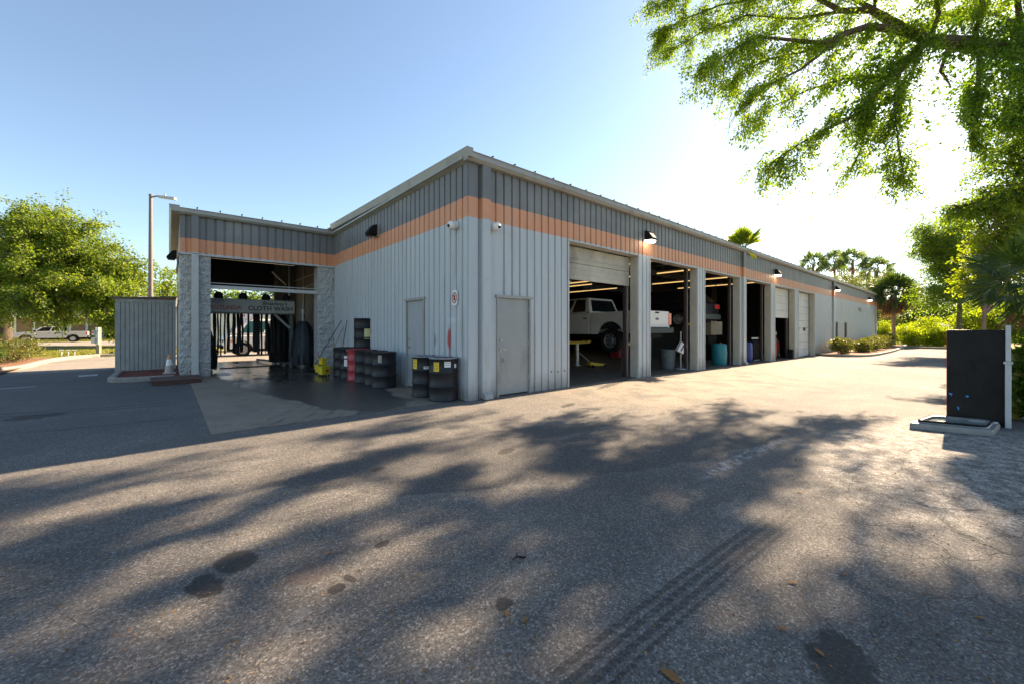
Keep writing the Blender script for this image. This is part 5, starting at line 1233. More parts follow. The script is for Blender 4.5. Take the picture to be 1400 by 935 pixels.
class Spray:
    """drooping leafy twigs collected into one bark mesh and one leaf mesh"""
    def __init__(s, leaf, spread, droop=.13, twig=.009): s.mb = MB(); s.p = []; s.d = []; s.w = []; s.leaf = leaf; s.sp = spread; s.dr = droop; s.tw = twig
    def twig(s, start, dirv, L, n):
        p = Vector(start); d = Vector(dirv).normalized(); k = 7; pts = [p.copy()]
        for i in range(k):
            d = (d+Vector((random.gauss(0,.14), random.gauss(0,.14), -s.dr+random.gauss(0,.08)))).normalized(); p = p+d*(L/k); pts.append(p.copy())
        s.mb.tube(pts, [s.tw*(1-i/len(pts))+.002 for i in range(len(pts))], 4, False)
        for i in range(int(n)):
            u = random.random()**.8*(k-.001); a = int(u); q = pts[a].lerp(pts[a+1], u-a)
            o = Vector((random.gauss(0,s.sp), random.gauss(0,s.sp), random.gauss(0,s.sp*.8))); s.p.append(tuple(q+o)); v = o.normalized()+d*.5+Vector((random.gauss(0,.4), random.gauss(0,.4), -.45+random.gauss(0,.4)))
            s.d.append(tuple(v)); s.w.append(s.leaf*random.uniform(.7,1.35))
    def limb(s, pts, rad, dens, L, n, t0=.3):
        s.mb.tube(pts, rad, 7); tot = sum((b-a).length for a, b in zip(pts, pts[1:]))
        for k in range(max(2, int(tot*dens))):
            u = (t0+(1-t0)*random.random()**.8)*(len(pts)-1.001); i = int(u); q = pts[i].lerp(pts[i+1], u-i); dd = (pts[i+1]-pts[i]).normalized()
            s.twig(q, dd*.8+Vector((random.gauss(0,.75), random.gauss(0,.75), random.gauss(.05,.5))), L*random.uniform(.5,1.35), n*random.uniform(.6,1.3))
    def finish(s, t, bark, leafm):
        s.mb.build('trunk', bark, t, smooth=60); w = np.array(s.w); return leaf_mesh('crown', np.array(s.p), np.array(s.d), w, w*.58, leafm, t)
def spray_tree(name, label, base, h, r0, targets, dens, L, n, leaf, m, bark='bark_grey', droop=.13, lean=(0,0), grp=None):
    t = thing(name, label, 'tree', base, 0, grp); S_ = Spray(leaf, L*.11, droop, .008+L*.006); top = Vector((lean[0], lean[1], h))
    S_.mb.tube([(0,0,-.1),(lean[0]*.3+.03,lean[1]*.3,h*.4),(lean[0]*.7-.02,lean[1]*.7,h*.75),tuple(top)], [r0*1.3,r0,r0*.85,r0*.7], 9)
    for q in targets:
        e = Vector(q); st = Vector((lean[0],lean[1],h))*random.uniform(.8,1.0); Lg = (e-st).length
        m1 = st.lerp(e,.33)+Vector((random.gauss(0,.05),random.gauss(0,.05),.10+random.gauss(0,.03)))*Lg; m2 = st.lerp(e,.68)+Vector((random.gauss(0,.05),random.gauss(0,.05),.09))*Lg
        S_.limb([st, m1, m2, e], [r0*.40,r0*.24,r0*.13,.012], dens, L, n)
    S_.finish(t, bark, m); return t
def scatter_in(cl, k):
    out = []
    for (cx,cy,cz,rx,ry,rz) in cl:
        for i in range(k):
            v = Vector((random.gauss(0,1),random.gauss(0,1),random.gauss(0,1))).normalized()*random.uniform(.45,1.0); out.append((cx+v.x*rx,cy+v.y*ry,cz+v.z*rz))
    return out
def at(px, py, d): return P(px, py, d)
# --- big live oak across the verge on the left (crown reaches down in front of the parked truck)
bx, by, _ = at(6, 470, 36); u = 36/545
rgt = Vector((math.sin(TH), -math.cos(TH))); fw = Vector((math.cos(TH), math.sin(TH)))
def rel(px, py, d, base): p = at(px, py, d); return (p[0]-base[0], p[1]-base[1], p[2]-base[2])
base = (bx, by, .0); cl = []
for px, py, d, rp, rh in ((70,335,35,75,52),(20,330,36,60,52),(120,360,34,55,50),(60,396,33,95,44),(150,390,34,45,45),(0,395,35,60,48),(175,405,35,32,42),(100,428,33,60,20),(20,430,33,60,22),(172,434,34,30,18),(62,300,35,30,28),(195,380,36,18,34),(-60,360,36,60,70),(30,300,36,34,26),(110,318,35,30,30)):
    q = rel(px, py, d, base); s = d/545; cl.append((q[0],q[1],q[2],rp*s,rp*s,rh*s))
random.seed(4); spray_tree('oak_tree', 'broad yellow green oak at the left, crown hanging down in front of the road', base, 4.2, .42, scatter_in(cl, 12), 2.1, 1.5, 36, .19, 'leaf_left', 'bark', droop=.11)
# thinner tree behind the lamp pole
base = (*at(222, 470, 52)[:2], 0); cl = []
for px, py, rp, rh in ((225,385,18,22),(218,410,24,22),(235,405,15,25),(212,430,22,18)):
    q = rel(px, py, 52, base); s = 52/545; cl.append((q[0],q[1],q[2],rp*s,rp*s,rh*s))
tree('oak_tree', 'sparse smaller tree showing between the lamp pole and the wash bay', 'tree', base, 4.0, .3, cl, 20, 40, .5, .28, 'leaf_left', limbs=26, shell=.3)
# trees behind the wash bay opening and along the horizon on the left
for i, (px, d, lab) in enumerate(((285,62,'tree behind the grey shed at the left edge of the wash opening'), (322,66,'tree behind the middle of the grey shed'), (362,60,'tree behind the right end of the grey shed'), (165,84,'tree behind the brown house beside the enclosure'), (80,88,'tree behind the brown house above the silver truck'), (-30,85,'tree behind the brown house at the left edge'))):
    b = (*at(px, 470, d)[:2], 0); tree('shade_tree', lab, 'tree', b, 3.5, .28, [(0,0,5.5,4.2,4.2,2.6),(2.2,1,4.4,2.6,2.6,2.0),(-2.4,.5,4.3,2.6,2.6,2.0)], 34, 40, .6, .4, 'leaf_left' if i % 2 else 'leaf_dark', limbs=8, grp='trees beyond the house and shed')
# hedge shrubs
def shrub(label, x, y, z, rx, ry, rz, n, leaf, m='leaf_hedge', grp='clipped shrubs', name='shrub', rz_=0, per=26, top=.45):
    t = thing(name, label, 'shrub', (x, y, z), rz_, grp)
    pos, subs = crown_points([(0,0,rz*1.02,rx,ry,rz)], per, n, .07+.1*min(rx,rz), .5); pos = pos[pos[:,2] > .03]
    d = rng.normal(size=pos.shape); d[:,2] += top; L = leaf*rng.uniform(.7,1.3,len(pos)); leaf_mesh('foliage', pos, d, L, L*.6, m, t)
    mb = MB()
    for q in subs[rng.choice(len(subs), 14)]: mb.tube([(0,0,0),(q[0]*.45,q[1]*.45,max(.05,q[2]*.55)),(q[0]*.95,q[1]*.95,max(.08,q[2]*.97))],[.025,.016,.006],5)
    mb.build('stems', 'bark_grey', t); return t
shrub('wide clipped shrub behind the kerb at the left', -9.4, 19.6, .06, .75, 1.7, .5, 130, .075, rz_=R(10))
shrub('reddish tipped shrub at the left edge in front of the silver truck', -10.9, 19.4, .06, 1.0, 1.3, .80, 130, .085, 'leaf_hedge')
shrub('dark shrub low at the left edge behind the kerb', -9.75, 17.0, .06, .6, .9, .42, 80, .075, 'leaf_dark')
for i, (x, y) in enumerate(((-12.5, 69.5), (-9.8, 69.3), (-7.2, 69.5), (-15.5, 69.5))):
    shrub('dark hedge under the house, ' + ('left of its white window' if i == 0 else 'below its white window' if i == 1 else 'right end by the enclosure' if i == 2 else 'behind the silver truck bed'), x, y, 0, 1.5, .6, .55, 80, .16, 'leaf_dark', 'hedge under the brown house')
for i, (x, y, rx, ry, rzz, lab) in enumerate(((28.3,-1.05,.85,.62,.52,'rounded shrub in the bed below the first slim window'), (32.2,-1.5,.7,.6,.40,'low shrub at the left end of the far shrub row'), (34.2,-1.55,.9,.6,.46,'shrub second in the far row along the wall'), (37.0,-1.6,1.1,.6,.5,'shrub third in the far row along the wall'), (40.5,-1.55,1.3,.6,.55,'shrub fourth in the far row along the wall'), (44.5,-1.5,1.5,.6,.6,'shrub at the far end of the row by the palm'))):
    shrub(lab, x, y, -.20, rx, ry, rzz, 90, .10, 'leaf_hedge', 'shrubs in the bed along the wall', rz_=0)
# --- palms
def fan_leaf(mb, o, d, up, size, nseg=22, spread=150, droop=.5, width=.035, pet=.8):
    """fan palm leaf: petiole then folded segments radiating from its tip"""
    o = Vector(o); d = Vector(d).normalized(); s = d.cross(Vector(up)).normalized(); n = s.cross(d).normalized()
    hub = o+d*pet*size; mb.tube([o, o.lerp(hub,.5)+n*.03*size, hub], [.016*size+.004,.012*size+.003,.008*size+.002], 5)
    for k in range(nseg):
        a = R(-spread/2+spread*k/(nseg-1)); L = size*(1-.28*abs(a)/R(spread/2))*random.uniform(.9,1.05)
        dd = (d*math.cos(a)+s*math.sin(a)+n*random.uniform(-.05,.12)).normalized(); w = dd.cross(n).normalized()*width*size
        m1 = hub+dd*L*.55+Vector((0,0,-.04*droop*size)); e = hub+dd*L+Vector((0,0,-(.12+.4*random.random())*droop*size*(.4+abs(a))))
        v = [mb.bm.verts.new(q) for q in (hub, m1+w-n*.2*width*size, e, m1-w-n*.2*width*size, m1+n*width*size*.8)]
        mb.bm.faces.new((v[0],v[1],v[4])); mb.bm.faces.new((v[1],v[2],v[4])); mb.bm.faces.new((v[2],v[3],v[4])); mb.bm.faces.new((v[3],v[0],v[4]))
def palm(label, base, h, r, size, nleaf, m='frond', skirt=0, grp='palms', nseg=18, lo=-35, hi=75, name='palm_tree', bark='palmbark', width=.035):
    t = thing(name, label, 'palm', base, rng.uniform(0,6), grp)
    mb = MB(); n = 8
    mb.tube([(.03*h*math.sin(i*.5)*.3,0,h*i/n-.05) for i in range(n+1)], [r*(1.3 if i == 0 else 1.02-.02*i) for i in range(n+1)], 10); mb.build('trunk', bark, t, smooth=60)
    mb = MB()
    for k in range(nleaf):
        a = k*2.39996+random.uniform(-.2,.2); el = R(hi-(hi-lo)*(k+.5)/nleaf); d = (math.cos(a)*math.cos(el), math.sin(a)*math.cos(el), math.sin(el))
        fan_leaf(mb, (d[0]*r, d[1]*r, h), d, (random.gauss(0,.9), random.gauss(0,.9), random.uniform(.1,1)), size*random.uniform(.85,1.1), nseg, 170, .75, width)
    mb.build('crown', m, t)
    if skirt:
        mb = MB()
        for k in range(skirt):
            a = k*2.39996; el = R(random.uniform(-75,-25)); d = (math.cos(a)*math.cos(el), math.sin(a)*math.cos(el), math.sin(el))
            fan_leaf(mb, (d[0]*r, d[1]*r, h-.25-random.random()*.5), d, (0,0,1), size*random.uniform(.6,.85), 13, 100, .9, .03, .6)
        mb.build('dead_skirt', 'frond_dead', t)
    return t
pb = at(1221, 472, 41); palm('cabbage palm with a brown skirt of dead leaves beyond the garage end', (pb[0], pb[1], -.3), 5.3, .17, 1.45, 56, 'frond', 84, 'cabbage palms', 22, -30, 85)
for px, py, d, lab in ((1111,361,70,'tall far palm at the left above the garage roof'), (1141,358,72,'tall far palm in the middle above the garage roof'), (1165,357,66,'tallest looking far palm above the garage roof'), (1199,370,64,'far palm beside the lamp pole beyond the garage')):
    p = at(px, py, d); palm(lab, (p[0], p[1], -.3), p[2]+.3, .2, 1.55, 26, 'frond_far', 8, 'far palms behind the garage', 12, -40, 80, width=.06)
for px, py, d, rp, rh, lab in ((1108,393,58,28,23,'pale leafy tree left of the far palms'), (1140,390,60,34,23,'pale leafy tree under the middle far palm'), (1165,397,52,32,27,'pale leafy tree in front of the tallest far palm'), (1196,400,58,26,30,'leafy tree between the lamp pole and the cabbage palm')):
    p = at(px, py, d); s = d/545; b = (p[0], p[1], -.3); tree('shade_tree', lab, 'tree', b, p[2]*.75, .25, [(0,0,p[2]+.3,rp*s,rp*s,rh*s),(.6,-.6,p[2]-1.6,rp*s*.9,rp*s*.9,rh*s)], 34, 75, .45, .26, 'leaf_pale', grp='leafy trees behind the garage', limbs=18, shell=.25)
# dark woodland behind the lot end
for i, (px, d, hgt, w) in enumerate(((1190,75,6.5,4.2),(1225,70,6,4),(1260,66,6.5,4),(1300,62,7,4),(1345,58,6.5,4),(1390,55,7,4),(1440,52,7,4))):
    b = (*at(px, 470, d)[:2], -.3); tree('woodland_tree', 'dark tree in the wood beyond the lot, ' + ('leftmost','second from left','third from left','middle','third from right','second from right','rightmost')[i] + ' of the row', 'tree', b, hgt*.4, .25, [(0,0,hgt*.62,w,w,hgt*.36),(1.2,-.8,hgt*.32,w*.9,w*.9,hgt*.3),(-1.5,-.5,hgt*.28,w*.8,w*.8,hgt*.28)], 30, 60, .6, .38, 'leaf_dark', grp='wood beyond the lot', limbs=8)
# bright bushes past the far kerb
for px, py, d, rp, rh, lab in ((1268,455,42,24,26,'bright green bush past the far kerb beside the cabinet'), (1243,462,41,20,20,'bright green bush right of the cabbage palm'), (1285,462,40,16,16,'bright low bush nearest the black cabinet edge'), (1210,458,47,16,22,'bright bush left of the cabbage palm trunk'), (1330,440,30,26,30,'bright bush behind the top of the black cabinet'), (1365,445,24,24,26,'bright bush behind the right side of the cabinet')):
    p = at(px, py, d); s = d/545; gzz = -.28
    t = thing('bush', lab, 'bush', (p[0], p[1], gzz), 0, 'bright bushes past the kerb')
    zc = p[2]-gzz; pos, subs = crown_points([(0,0,zc*.9,rp*s,rp*s*.8,rh*s)], 80, 95, .26, .3); pos = pos[pos[:,2] > .05]
    dd = rng.normal(size=pos.shape); dd[:,2] += .3; L = .135*rng.uniform(.7,1.3,len(pos)); leaf_mesh('foliage', pos, dd, L, L*.6, 'leaf_bright', t)
    mb = MB()
    for q in subs[rng.choice(len(subs), 12)]: mb.tube([(0,0,0),(q[0]*.5,q[1]*.5,max(.1,q[2]*.6)),tuple(q)],[.05,.03,.012],5)
    mb.build('stems', 'bark_grey', t)
# house glimpse between the trees on the right
t = thing('far_house', 'pale house glimpsed between the bushes above the far kerb', 'house', (*at(1287, 460, 58)[:2], -.3), R(-20)); t.scale = (.5, .6, .62)
mb = MB(); mb.box(-4,4,-3,3,0,2.6); mb.build('wall', 'beige', t); mb = MB(); mb.prism([(-3.6,2.6),(3.6,2.6),(0,4.2)], 'x', -4.4, 4.4); mb.build('roof', 'shingle', t); mb = MB(); mb.box(-.6,.6,-3.05,-3.001,.9,2.0); mb.build('window', 'glass', t)
# mid tree on the right with drooping sprays
base = (*at(1312, 470, 27)[:2], -.28); cl = []
for px, py, rp, rh in ((1300,345,42,36),(1275,330,26,22),(1320,400,42,38),(1285,390,34,34),(1335,340,40,40),(1265,405,22,22),(1345,410,34,30),(1258,318,14,10),(1300,300,26,16)):
    q = rel(px, py, 27, base); s = 27/545; cl.append((q[0],q[1],q[2],rp*s,rp*s,rh*s))
random.seed(8); spray_tree('oak_tree', 'dense green tree with drooping sprays right of the cabbage palm', base, 4.2, .14, scatter_in(cl, 9), 2.6, 1.2, 58, .115, 'leaf_oak', droop=.16)
# bright backlit tree near the right edge, thin trunk above the cabinet
base = (*at(1344, 450, 13)[:2], -.15); cl = []
for px, py, rp, rh in ((1385,315,34,28),(1360,360,32,34),(1400,370,40,40),(1340,400,24,22),(1335,375,18,22),(1425,330,40,40),(1375,290,18,12)):
    q = rel(px, py, 13.5, base); s = 13.5/545; cl.append((q[0],q[1],q[2],rp*s,rp*s,rh*s))
random.seed(9); spray_tree('small_tree', 'bright yellow green tree on a thin straight trunk behind the black cabinet', base, 2.5, .058, scatter_in(cl, 10), 4.0, .5, 36, .085, 'leaf_bright', 'palmbark', droop=.1, lean=(.05,-.03))
# vine covered shrubs at the right edge beside the cabinet
for px, py, d, rp, rh, lab in ((1408,515,6.3,13,70,'leafy shrub close at the right edge in front of the yellow green bin'), (1402,520,7.4,14,44,'leafy shrub at the right edge beside the yellow green bin'), (1420,560,7.0,24,34,'low leafy shrub at the right edge near the ground'), (1412,440,7.6,26,40,'leafy shrub at the right edge under the palm fronds')):
    p = at(px, py, d); s = d/545; t = thing('shrub', lab, 'shrub', (p[0], p[1], -.01), 0, 'shrubs at the right edge')
    pos, subs = crown_points([(0,0,p[2],rp*s,rp*s,rh*s)], 30, 60, .06, .4); pos = pos[pos[:,2] > .03]
    dd = rng.normal(size=pos.shape); L = .075*rng.uniform(.7,1.3,len(pos)); leaf_mesh('foliage', pos, dd, L, L*.65, 'leaf_ivy', t)
    mb = MB()
    for q in subs[rng.choice(len(subs), 12)]: mb.tube([(0,0,0),(q[0]*.5,q[1]*.5,max(.05,q[2]*.5)),tuple(q)],[.02,.012,.005],5)
    mb.build('stems', 'bark_grey', t)
# fan palm leaning in at the right edge
pc = at(1428, 385, 6.6)
t = thing('fan_palm', 'dark fan palm reaching in at the right edge over the black cabinet', 'palm', (pc[0], pc[1], 0), 0)
mb = MB(); mb.tube([(0,0,-.05),(.05,.0,pc[2]*.5),(0,0,pc[2])],[.18,.15,.14],12); mb.build('trunk', 'palmbark', t, smooth=60)
mb = MB(); random.seed(21)
side = Vector((-rgt.x, -rgt.y, 0)); fwd3 = Vector((fw.x, fw.y, 0))
for k, (a, el, sz) in enumerate(((8,38,1.0),(25,20,1.05),(-20,22,1.0),(0,2,1.05),(32,-6,.95),(-30,-8,1.0),(8,-24,.95),(-12,-38,.85),(50,30,1.0),(-55,30,1),(60,-15,.95),(-60,-20,.95),(100,20,1),(-100,20,1),(150,30,1),(-150,10,1),(0,70,1),(120,-25,.9))):
    d = side*math.cos(R(a))*math.cos(R(el))+fwd3*math.sin(R(a))*math.cos(R(el))+Vector((0,0,math.sin(R(el))))
    fan_leaf(mb, Vector((0,0,pc[2]))+d*.12, d, (random.gauss(0,.5),random.gauss(0,.5),1), sz*.58, 24, 165, .5, .032, .8)
mb.build('crown', 'frond', t)
mb = MB()
for k, (a, el, sz) in enumerate(((0,-48,.8),(25,-45,.8),(-28,-50,.8),(10,-62,.75),(70,-50,.8),(-80,-50,.8))):
    d = side*math.cos(R(a))*math.cos(R(el))+fwd3*math.sin(R(a))*math.cos(R(el))+Vector((0,0,math.sin(R(el))))
    fan_leaf(mb, Vector((0,0,pc[2]-.15))+d*.12, d, (random.gauss(0,.4),random.gauss(0,.4),1), sz*.5, 18, 110, .9, .018, .8)
mb.build('dead_skirt', 'frond_dead', t)
# seedling palm growing out of the gutter
t = thing('gutter_plant', 'bright green palm seedling growing out of the gutter above the bays', 'plant', (14.6, .05, TOP+.02), 0); t.scale = (1.45, 1.45, 1.35)
mb = MB(); random.seed(5)
for k in range(15):
    a = k*2.4; el = R(random.uniform(18,80)); d = (math.cos(a)*math.cos(el), math.sin(a)*math.cos(el)*.7, math.sin(el)); fan_leaf(mb, (0,0,0), d, (0,0,1) if d[2] < .95 else (1,0,0), random.uniform(.42,.62), 14, 110, .3, .05, .55)
mb.build('fronds', 'frond_bright', t)
mb = MB()
for k in range(3): fan_leaf(mb, (.1*k-.1,-.18,0), (.2*k-.2,-.5,-1), (0,1,.2), .26, 8, 60, .6, .05, .5)
mb.build('hanging_frond', 'frond_bright', t)

# ------------------------------------------------------------------ the overhanging oak that shades the lot
base = (*cw(20.5, 10.2), 0.0)
T = thing('oak_tree', 'large overhanging oak whose leafy limbs hang over the top right', 'tree', (0,0,0))
limbs = [
 ([(2050,560,10.4,.55),(2000,300,10.2,.46),(1850,150,9.9,.40),(1650,90,9.6,.34),(1480,75,9.4,.27),(1400,74,9.3,.25),(1330,60,9.2,.21),(1270,58,9.1,.18),(1235,40,9.0,.15),(1195,14,9.0,.10),(1150,16,9.1,.08),(1110,-6,9.3,.055),(1060,-30,9.5,.03)], 0),
 ([(1242,44,9.0,.12),(1215,41,8.9,.11),(1185,38,8.8,.095),(1155,47,8.7,.085),(1130,60,8.6,.07),(1090,58,8.5,.05),(1040,53,8.4,.035),(1010,64,8.3,.025),(980,84,8.2,.018),(955,104,8.1,.01)], 1),
 ([(1132,60,8.6,.05),(1095,72,8.8,.04),(1055,82,9.0,.03),(1015,98,9.2,.02),(980,132,9.4,.01)], 1),
 ([(1262,58,9.1,.13),(1232,95,9.0,.10),(1200,125,8.9,.08),(1165,160,8.8,.055),(1120,182,8.7,.035),(1080,203,8.6,.02),(1052,226,8.5,.012)], 1),
 ([(1200,125,8.9,.05),(1184,168,9.2,.04),(1180,200,9.5,.03),(1160,235,9.7,.015)], 1),
 ([(1230,95,9.0,.05),(1222,150,8.6,.035),(1228,200,8.4,.025),(1236,250,8.3,.012)], 1),
 ([(1215,105,9.0,.05),(1160,108,9.6,.04),(1105,122,10.0,.03),(1060,145,10.3,.02),(1025,168,10.6,.01)], 1),
 ([(1335,62,9.2,.07),(1338,120,8.8,.05),(1326,165,8.6,.03),(1335,195,8.5,.012)], 1),
 ([(1300,60,9.2,.06),(1288,95,9.6,.05),(1300,118,9.9,.02)], 1),
 ([(1400,75,9.3,.08),(1392,130,9.0,.05),(1380,165,8.8,.02)], 1),
 ([(1195,14,9.0,.07),(1140,-15,9.8,.06),(1060,-5,10.4,.045),(985,8,10.8,.03),(925,30,11.1,.02),(905,48,11.3,.01)], 1),
 ([(1150,16,9.1,.05),(1090,28,9.8,.04),(1020,22,10.4,.03),(960,45,10.8,.02),(915,72,11.0,.01)], 1),
 ([(1110,-6,9.3,.05),(1020,-40,9.9,.04),(950,-30,10.4,.03),(905,5,10.7,.012)], 1),
 ([(1160,45,8.7,.05),(1095,95,8.2,.035),(1050,120,7.9,.02),(1010,150,7.7,.01)], 1),
 ([(1270,58,9.1,.07),(1285,20,8.8,.055),(1275,-30,8.5,.04),(1230,-80,8.2,.02)], 1),
 ([(1330,60,9.2,.08),(1345,10,9.0,.06),(1330,-60,8.7,.04),(1300,-130,8.4,.02)], 1),
  ([(1400,75,9.3,.09),(1390,-20,8.8,.06),(1340,-140,8.2,.04),(1290,-240,7.8,.02)], 1),
 ([(1480,75,9.4,.11),(1470,0,9.1,.09),(1440,-90,8.7,.06),(1400,-170,8.3,.03)], 1),
 ([(1480,75,9.4,.09),(1460,120,8.8,.06),(1430,160,8.4,.03)], 1),
 ([(1195,14,9.0,.05),(1200,-40,8.7,.04),(1160,-100,8.4,.03),(1110,-150,8.1,.015)], 1),
 ([(1110,-6,9.3,.05),(1080,-70,9.0,.04),(1010,-120,8.8,.03),(940,-140,8.7,.015)], 1),
 ([(1400,74,9.3,.1),(1380,30,10.4,.07),(1340,10,11.4,.05),(1290,20,12.2,.03),(1250,50,12.8,.015)], 1),
]
mb = MB(); lp = []; ld = []; lw = []; lk = []; PRUNE = True
def spray(start, dirv, L, n, dens=1.0):
    """a drooping twig with leaves on both sides"""
    p = Vector(start); d = Vector(dirv).normalized(); k = max(3, int(L/.12)); pts = [tuple(p)]
    for i in range(k):
        d = (d+Vector((random.gauss(0,.14), random.gauss(0,.14), -.13+random.gauss(0,.08)))).normalized(); p = p+d*(L/k); pts.append(tuple(p))
    mb.tube(pts, [.009*(1-i/len(pts))+.002 for i in range(len(pts))], 4, False)
    for i in range(int(n*dens)):
        u = random.random()**.8*(len(pts)-1.001); a = int(u); q = Vector(pts[a]).lerp(Vector(pts[a+1]), u-a)
        o = Vector((random.gauss(0,.085), random.gauss(0,.085), random.gauss(0,.07))); lp.append(tuple(q+o)); v = o.normalized()+d*.5+Vector((0,0,-.45)); ld.append(tuple(v+Vector((random.gauss(0,.4),random.gauss(0,.4),random.gauss(0,.4))))); lw.append(random.uniform(.06,.118)); lk.append(PRUNE)
random.seed(33); DS = 1.5
for li, (lim, kind) in enumerate(limbs):
    PRUNE = li not in (3, 4, 5)
    pts = [P(a,b,c*DS) for a,b,c,_ in lim]; rr_ = [q[3]*DS*.74 for q in lim]
    wob = [Vector(p)+Vector((random.gauss(0,.02),random.gauss(0,.02),random.gauss(0,.02))) for p in pts]
    mb.tube(wob, rr_, 9)
    if kind == 0:
        rng_pts = wob[6:]
        dens = 2.2
    else: rng_pts = wob; dens = 5.2
    tot = sum((b-a).length for a, b in zip(rng_pts, rng_pts[1:]))
    for k in range(int(tot*dens*1.75)):
        u = (random.random()**.75)*(len(rng_pts)-1.001) if kind else random.random()*(len(rng_pts)-1.001); i = int(u); s = rng_pts[i].lerp(rng_pts[i+1], u-i); dd = (rng_pts[i+1]-rng_pts[i]).normalized()
        v = dd*.8+Vector((random.gauss(0,.75),random.gauss(0,.75),random.gauss(.0,.5))); frac = u/len(rng_pts)
        spray(s, v, random.uniform(.5,1.7)*(1.1-.3*frac), random.uniform(95,165))
PRUNE = False
for (px, py, d, L) in ((1092,204,8.6,1.55),(1070,246,8.5,.5),(1236,246,8.3,.75),(1062,222,8.5,.6),(1160,228,9.6,.5),(1215,225,8.5,.6),(1085,215,8.6,.7),(1330,185,8.5,.4)):
    p = Vector(P(px,py,d*DS)); spray(p, (random.gauss(0,.12),random.gauss(0,.12),-1), L*1.5, 40); spray(p, (random.gauss(0,.5),random.gauss(0,.5),-1), L*.8, 40)
mb.build('trunk', 'bark', T, smooth=60)
lp = np.array(lp); ld = np.array(ld); lw = np.array(lw)
# thin the crown where the lot below it lies in sun
SUNNY = [(1205,705,140,78,0),(1080,685,85,45,0),(1190,595,150,45,0),(1335,752,95,42,0),(900,690,60,26,0),(850,622,50,18,0),(730,596,45,11,0),(670,664,36,22,0),(560,640,50,15,-10),
 (520,760,100,22,-20),(400,700,95,15,-18),(230,716,130,15,-20),(290,752,120,18,-20),(150,795,140,24,-20),(50,865,90,34,-15),(745,742,60,17,0),(890,745,65,28,0),(1060,765,90,40,0),(1000,830,60,25,0),(650,842,48,24,-20),(590,885,60,24,-20),
 (330,655,150,13,-14),(450,622,120,13,-12),(540,602,90,10,-8),(130,690,150,12,-14),(480,690,70,12,-18),(980,640,45,16,0),(770,660,35,12,0),(960,560,140,22,0),(1130,840,60,26,0),(210,850,85,26,-18),(420,805,60,20,-15),(700,800,42,17,0),(820,835,52,24,0),(360,905,70,26,-15),(770,905,45,22,0)]
def sunny(p, keep=.06):
    k = p[:,2]/math.tan(SUN_EL); gx = p[:,0]-k*math.cos(SUN_AZ)-CAM[0]; gy = p[:,1]-k*math.sin(SUN_AZ)-CAM[1]
    dep = gx*math.cos(TH)+gy*math.sin(TH); lat = gx*math.sin(TH)-gy*math.cos(TH); ok = dep > .5; dp = np.where(ok, dep, 1)
    u = CX+FPX*lat/dp; v = Y0+FPX*EYE/dp; hit = np.zeros(len(p), bool)
    wob = 1+.25*np.sin(u*.035+v*.05)+.18*np.sin(u*.08-v*.11+1)
    for cx,cy,rx,ry,an in SUNNY:
        c, s_ = math.cos(R(an)), math.sin(R(an)); a = ((u-cx)*c+(v-cy)*s_)/rx; b = (-(u-cx)*s_+(v-cy)*c)/ry; hit |= (a*a+b*b < wob)
    return ~(hit & ok & (rng.random(len(p)) > keep))
kp = sunny(lp) | (~np.array(lk) & (rng.random(len(lp)) > .25)); lp = lp[kp]; ld = ld[kp]; lw = lw[kp]
leaf_mesh('crown', lp, ld, lw, lw*.55, 'leaf_oak', T)
# ivy on the main limb
ip = []; 
for (px, py, d, sx, sz, n) in ((1395,80,9.2,.45,.5,2600),(1350,90,9.0,.5,.7,3800),(1325,140,8.7,.28,.55,2200),(1300,80,9.1,.35,.35,1300),(1250,80,9.0,.42,.45,2200),(1215,110,8.9,.40,.5,2200),(1185,95,8.9,.4,.35,1400),(1240,140,8.6,.3,.45,1300),(1450,85,9.3,.5,.5,1800),(1380,150,8.8,.3,.4,1000),(1170,150,8.8,.3,.3,800)):
    c = np.array(P(px,py,d*DS)); k = 28; n = int(n*.6); cc = c+rng.normal(size=(k,3))*np.array([sx,sx,sz])*DS*.75
    ip.append(np.repeat(cc, n//k, axis=0)+rng.normal(size=(k*(n//k),3))*.17)
ip = np.concatenate(ip); ip = ip[sunny(ip, .22)]; d = rng.normal(size=ip.shape); d[:,2] -= .9; L = rng.uniform(.08,.15,len(ip))
leaf_mesh('ivy', ip, d, L, L*.75, 'leaf_ivy', T)
# a second oak whose drooping edge shows under the big limb at the right
base2 = (*at(1560, 470, 15)[:2], -.1); cl = []
for px, py, rp, rh in ((1385,190,26,40),(1365,225,20,26),(1400,240,30,34),(1345,265,20,14),(1420,180,36,50),(1325,278,14,9),(1395,160,20,20),(1450,260,40,50),(1300,285,10,6)):
    q = rel(px, py, 14, base2); s = 14/545; cl.append((q[0],q[1],q[2],rp*s,rp*s,rh*s))
random.seed(10); spray_tree('oak_tree', 'second oak at the right edge below the big limb, with thin drooping tips', base2, 5.0, .26, scatter_in(cl, 8), 2.8, .75, 36, .085, 'leaf_oak', 'bark', droop=.15)

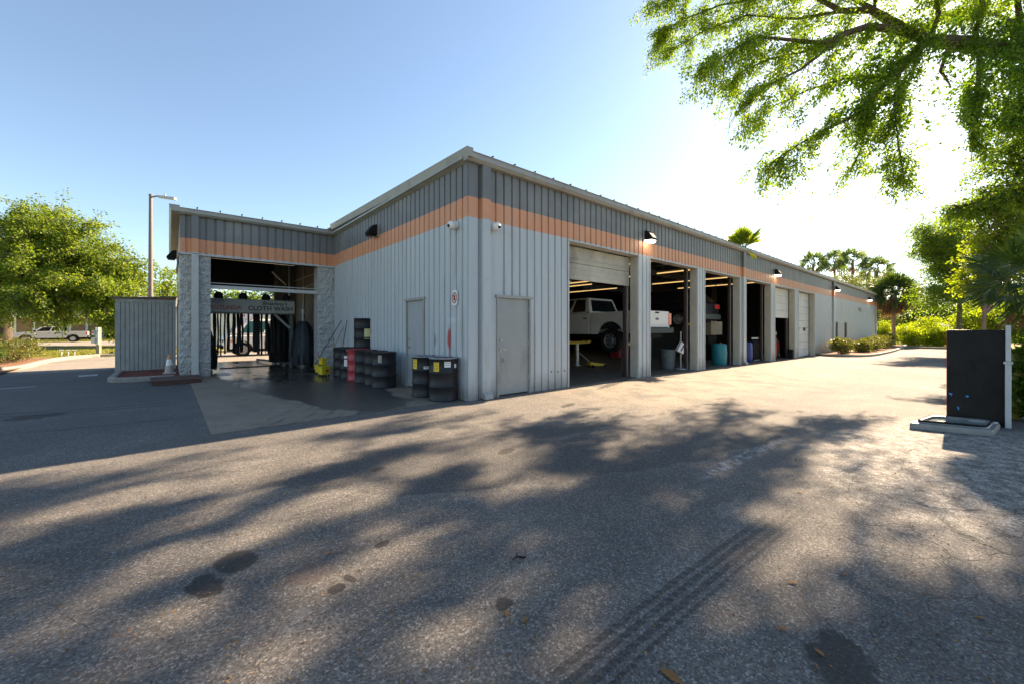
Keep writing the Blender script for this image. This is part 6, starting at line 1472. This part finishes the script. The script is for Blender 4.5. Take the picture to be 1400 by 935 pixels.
# ------------------------------------------------------------------ camera
cam = bpy.data.cameras.new('camera'); co = bpy.data.objects.new('camera', cam); COL.objects.link(co)
co.location = (CAM[0], CAM[1], EYE); co.rotation_euler = (R(90), 0, math.atan2(math.sin(TH), math.cos(TH))-R(90)+0*TH)
cam.sensor_width = 36; cam.lens = FPX/1400*36; cam.shift_y = -(467.5-Y0)/1400; cam.clip_start = .05; cam.clip_end = 3000
scene.camera = co
# ------------------------------------------------------------------ light
w = bpy.data.worlds.new('World'); scene.world = w; w.use_nodes = True
nt = w.node_tree; nt.nodes.clear()
sky = nt.nodes.new('ShaderNodeTexSky'); sky.sky_type = 'NISHITA'; sky.sun_disc = False
sky.sun_elevation = SUN_EL; sky.sun_rotation = R(90)-SUN_AZ; sky.air_density = 1.0; sky.dust_density = .4; sky.ozone_density = 1.6; sky.altitude = 0
bg = nt.nodes.new('ShaderNodeBackground'); bg.inputs[1].default_value = .060; wo = nt.nodes.new('ShaderNodeOutputWorld')
hs = nt.nodes.new('ShaderNodeHueSaturation'); hs.inputs['Saturation'].default_value = .92; nt.links.new(sky.outputs[0], hs.inputs['Color'])
tn = nt.nodes.new('ShaderNodeMix'); tn.data_type = 'RGBA'; tn.blend_type = 'MULTIPLY'; tn.inputs[0].default_value = 1; tn.inputs[7].default_value = (.98, 1.015, 1.0, 1); nt.links.new(hs.outputs[0], tn.inputs[6]); nt.links.new(tn.outputs[2], bg.inputs[0]); nt.links.new(bg.outputs[0], wo.inputs[0])
sl = bpy.data.lights.new('sun', 'SUN'); sl.energy = 5.0; sl.angle = R(.55); sl.color = (1.0, .77, .53)
so = bpy.data.objects.new('sun', sl); COL.objects.link(so); so.rotation_euler = SUN_DIR.to_track_quat('Z', 'Y').to_euler(); so.location = (20, -10, 30)
scene.view_settings.view_transform = 'Standard'; scene.view_settings.look = 'None'; scene.view_settings.exposure = 2.03; scene.view_settings.gamma = 1
scene.view_settings.use_curve_mapping = False
scene.render.engine = 'CYCLES'
cy = scene.cycles; cy.use_denoising = True; cy.max_bounces = 7; cy.diffuse_bounces = 4; cy.glossy_bounces = 3; cy.transmission_bounces = 4; cy.transparent_max_bounces = 6; cy.sample_clamp_indirect = 6
cy.use_adaptive_sampling = True; cy.adaptive_threshold = .015
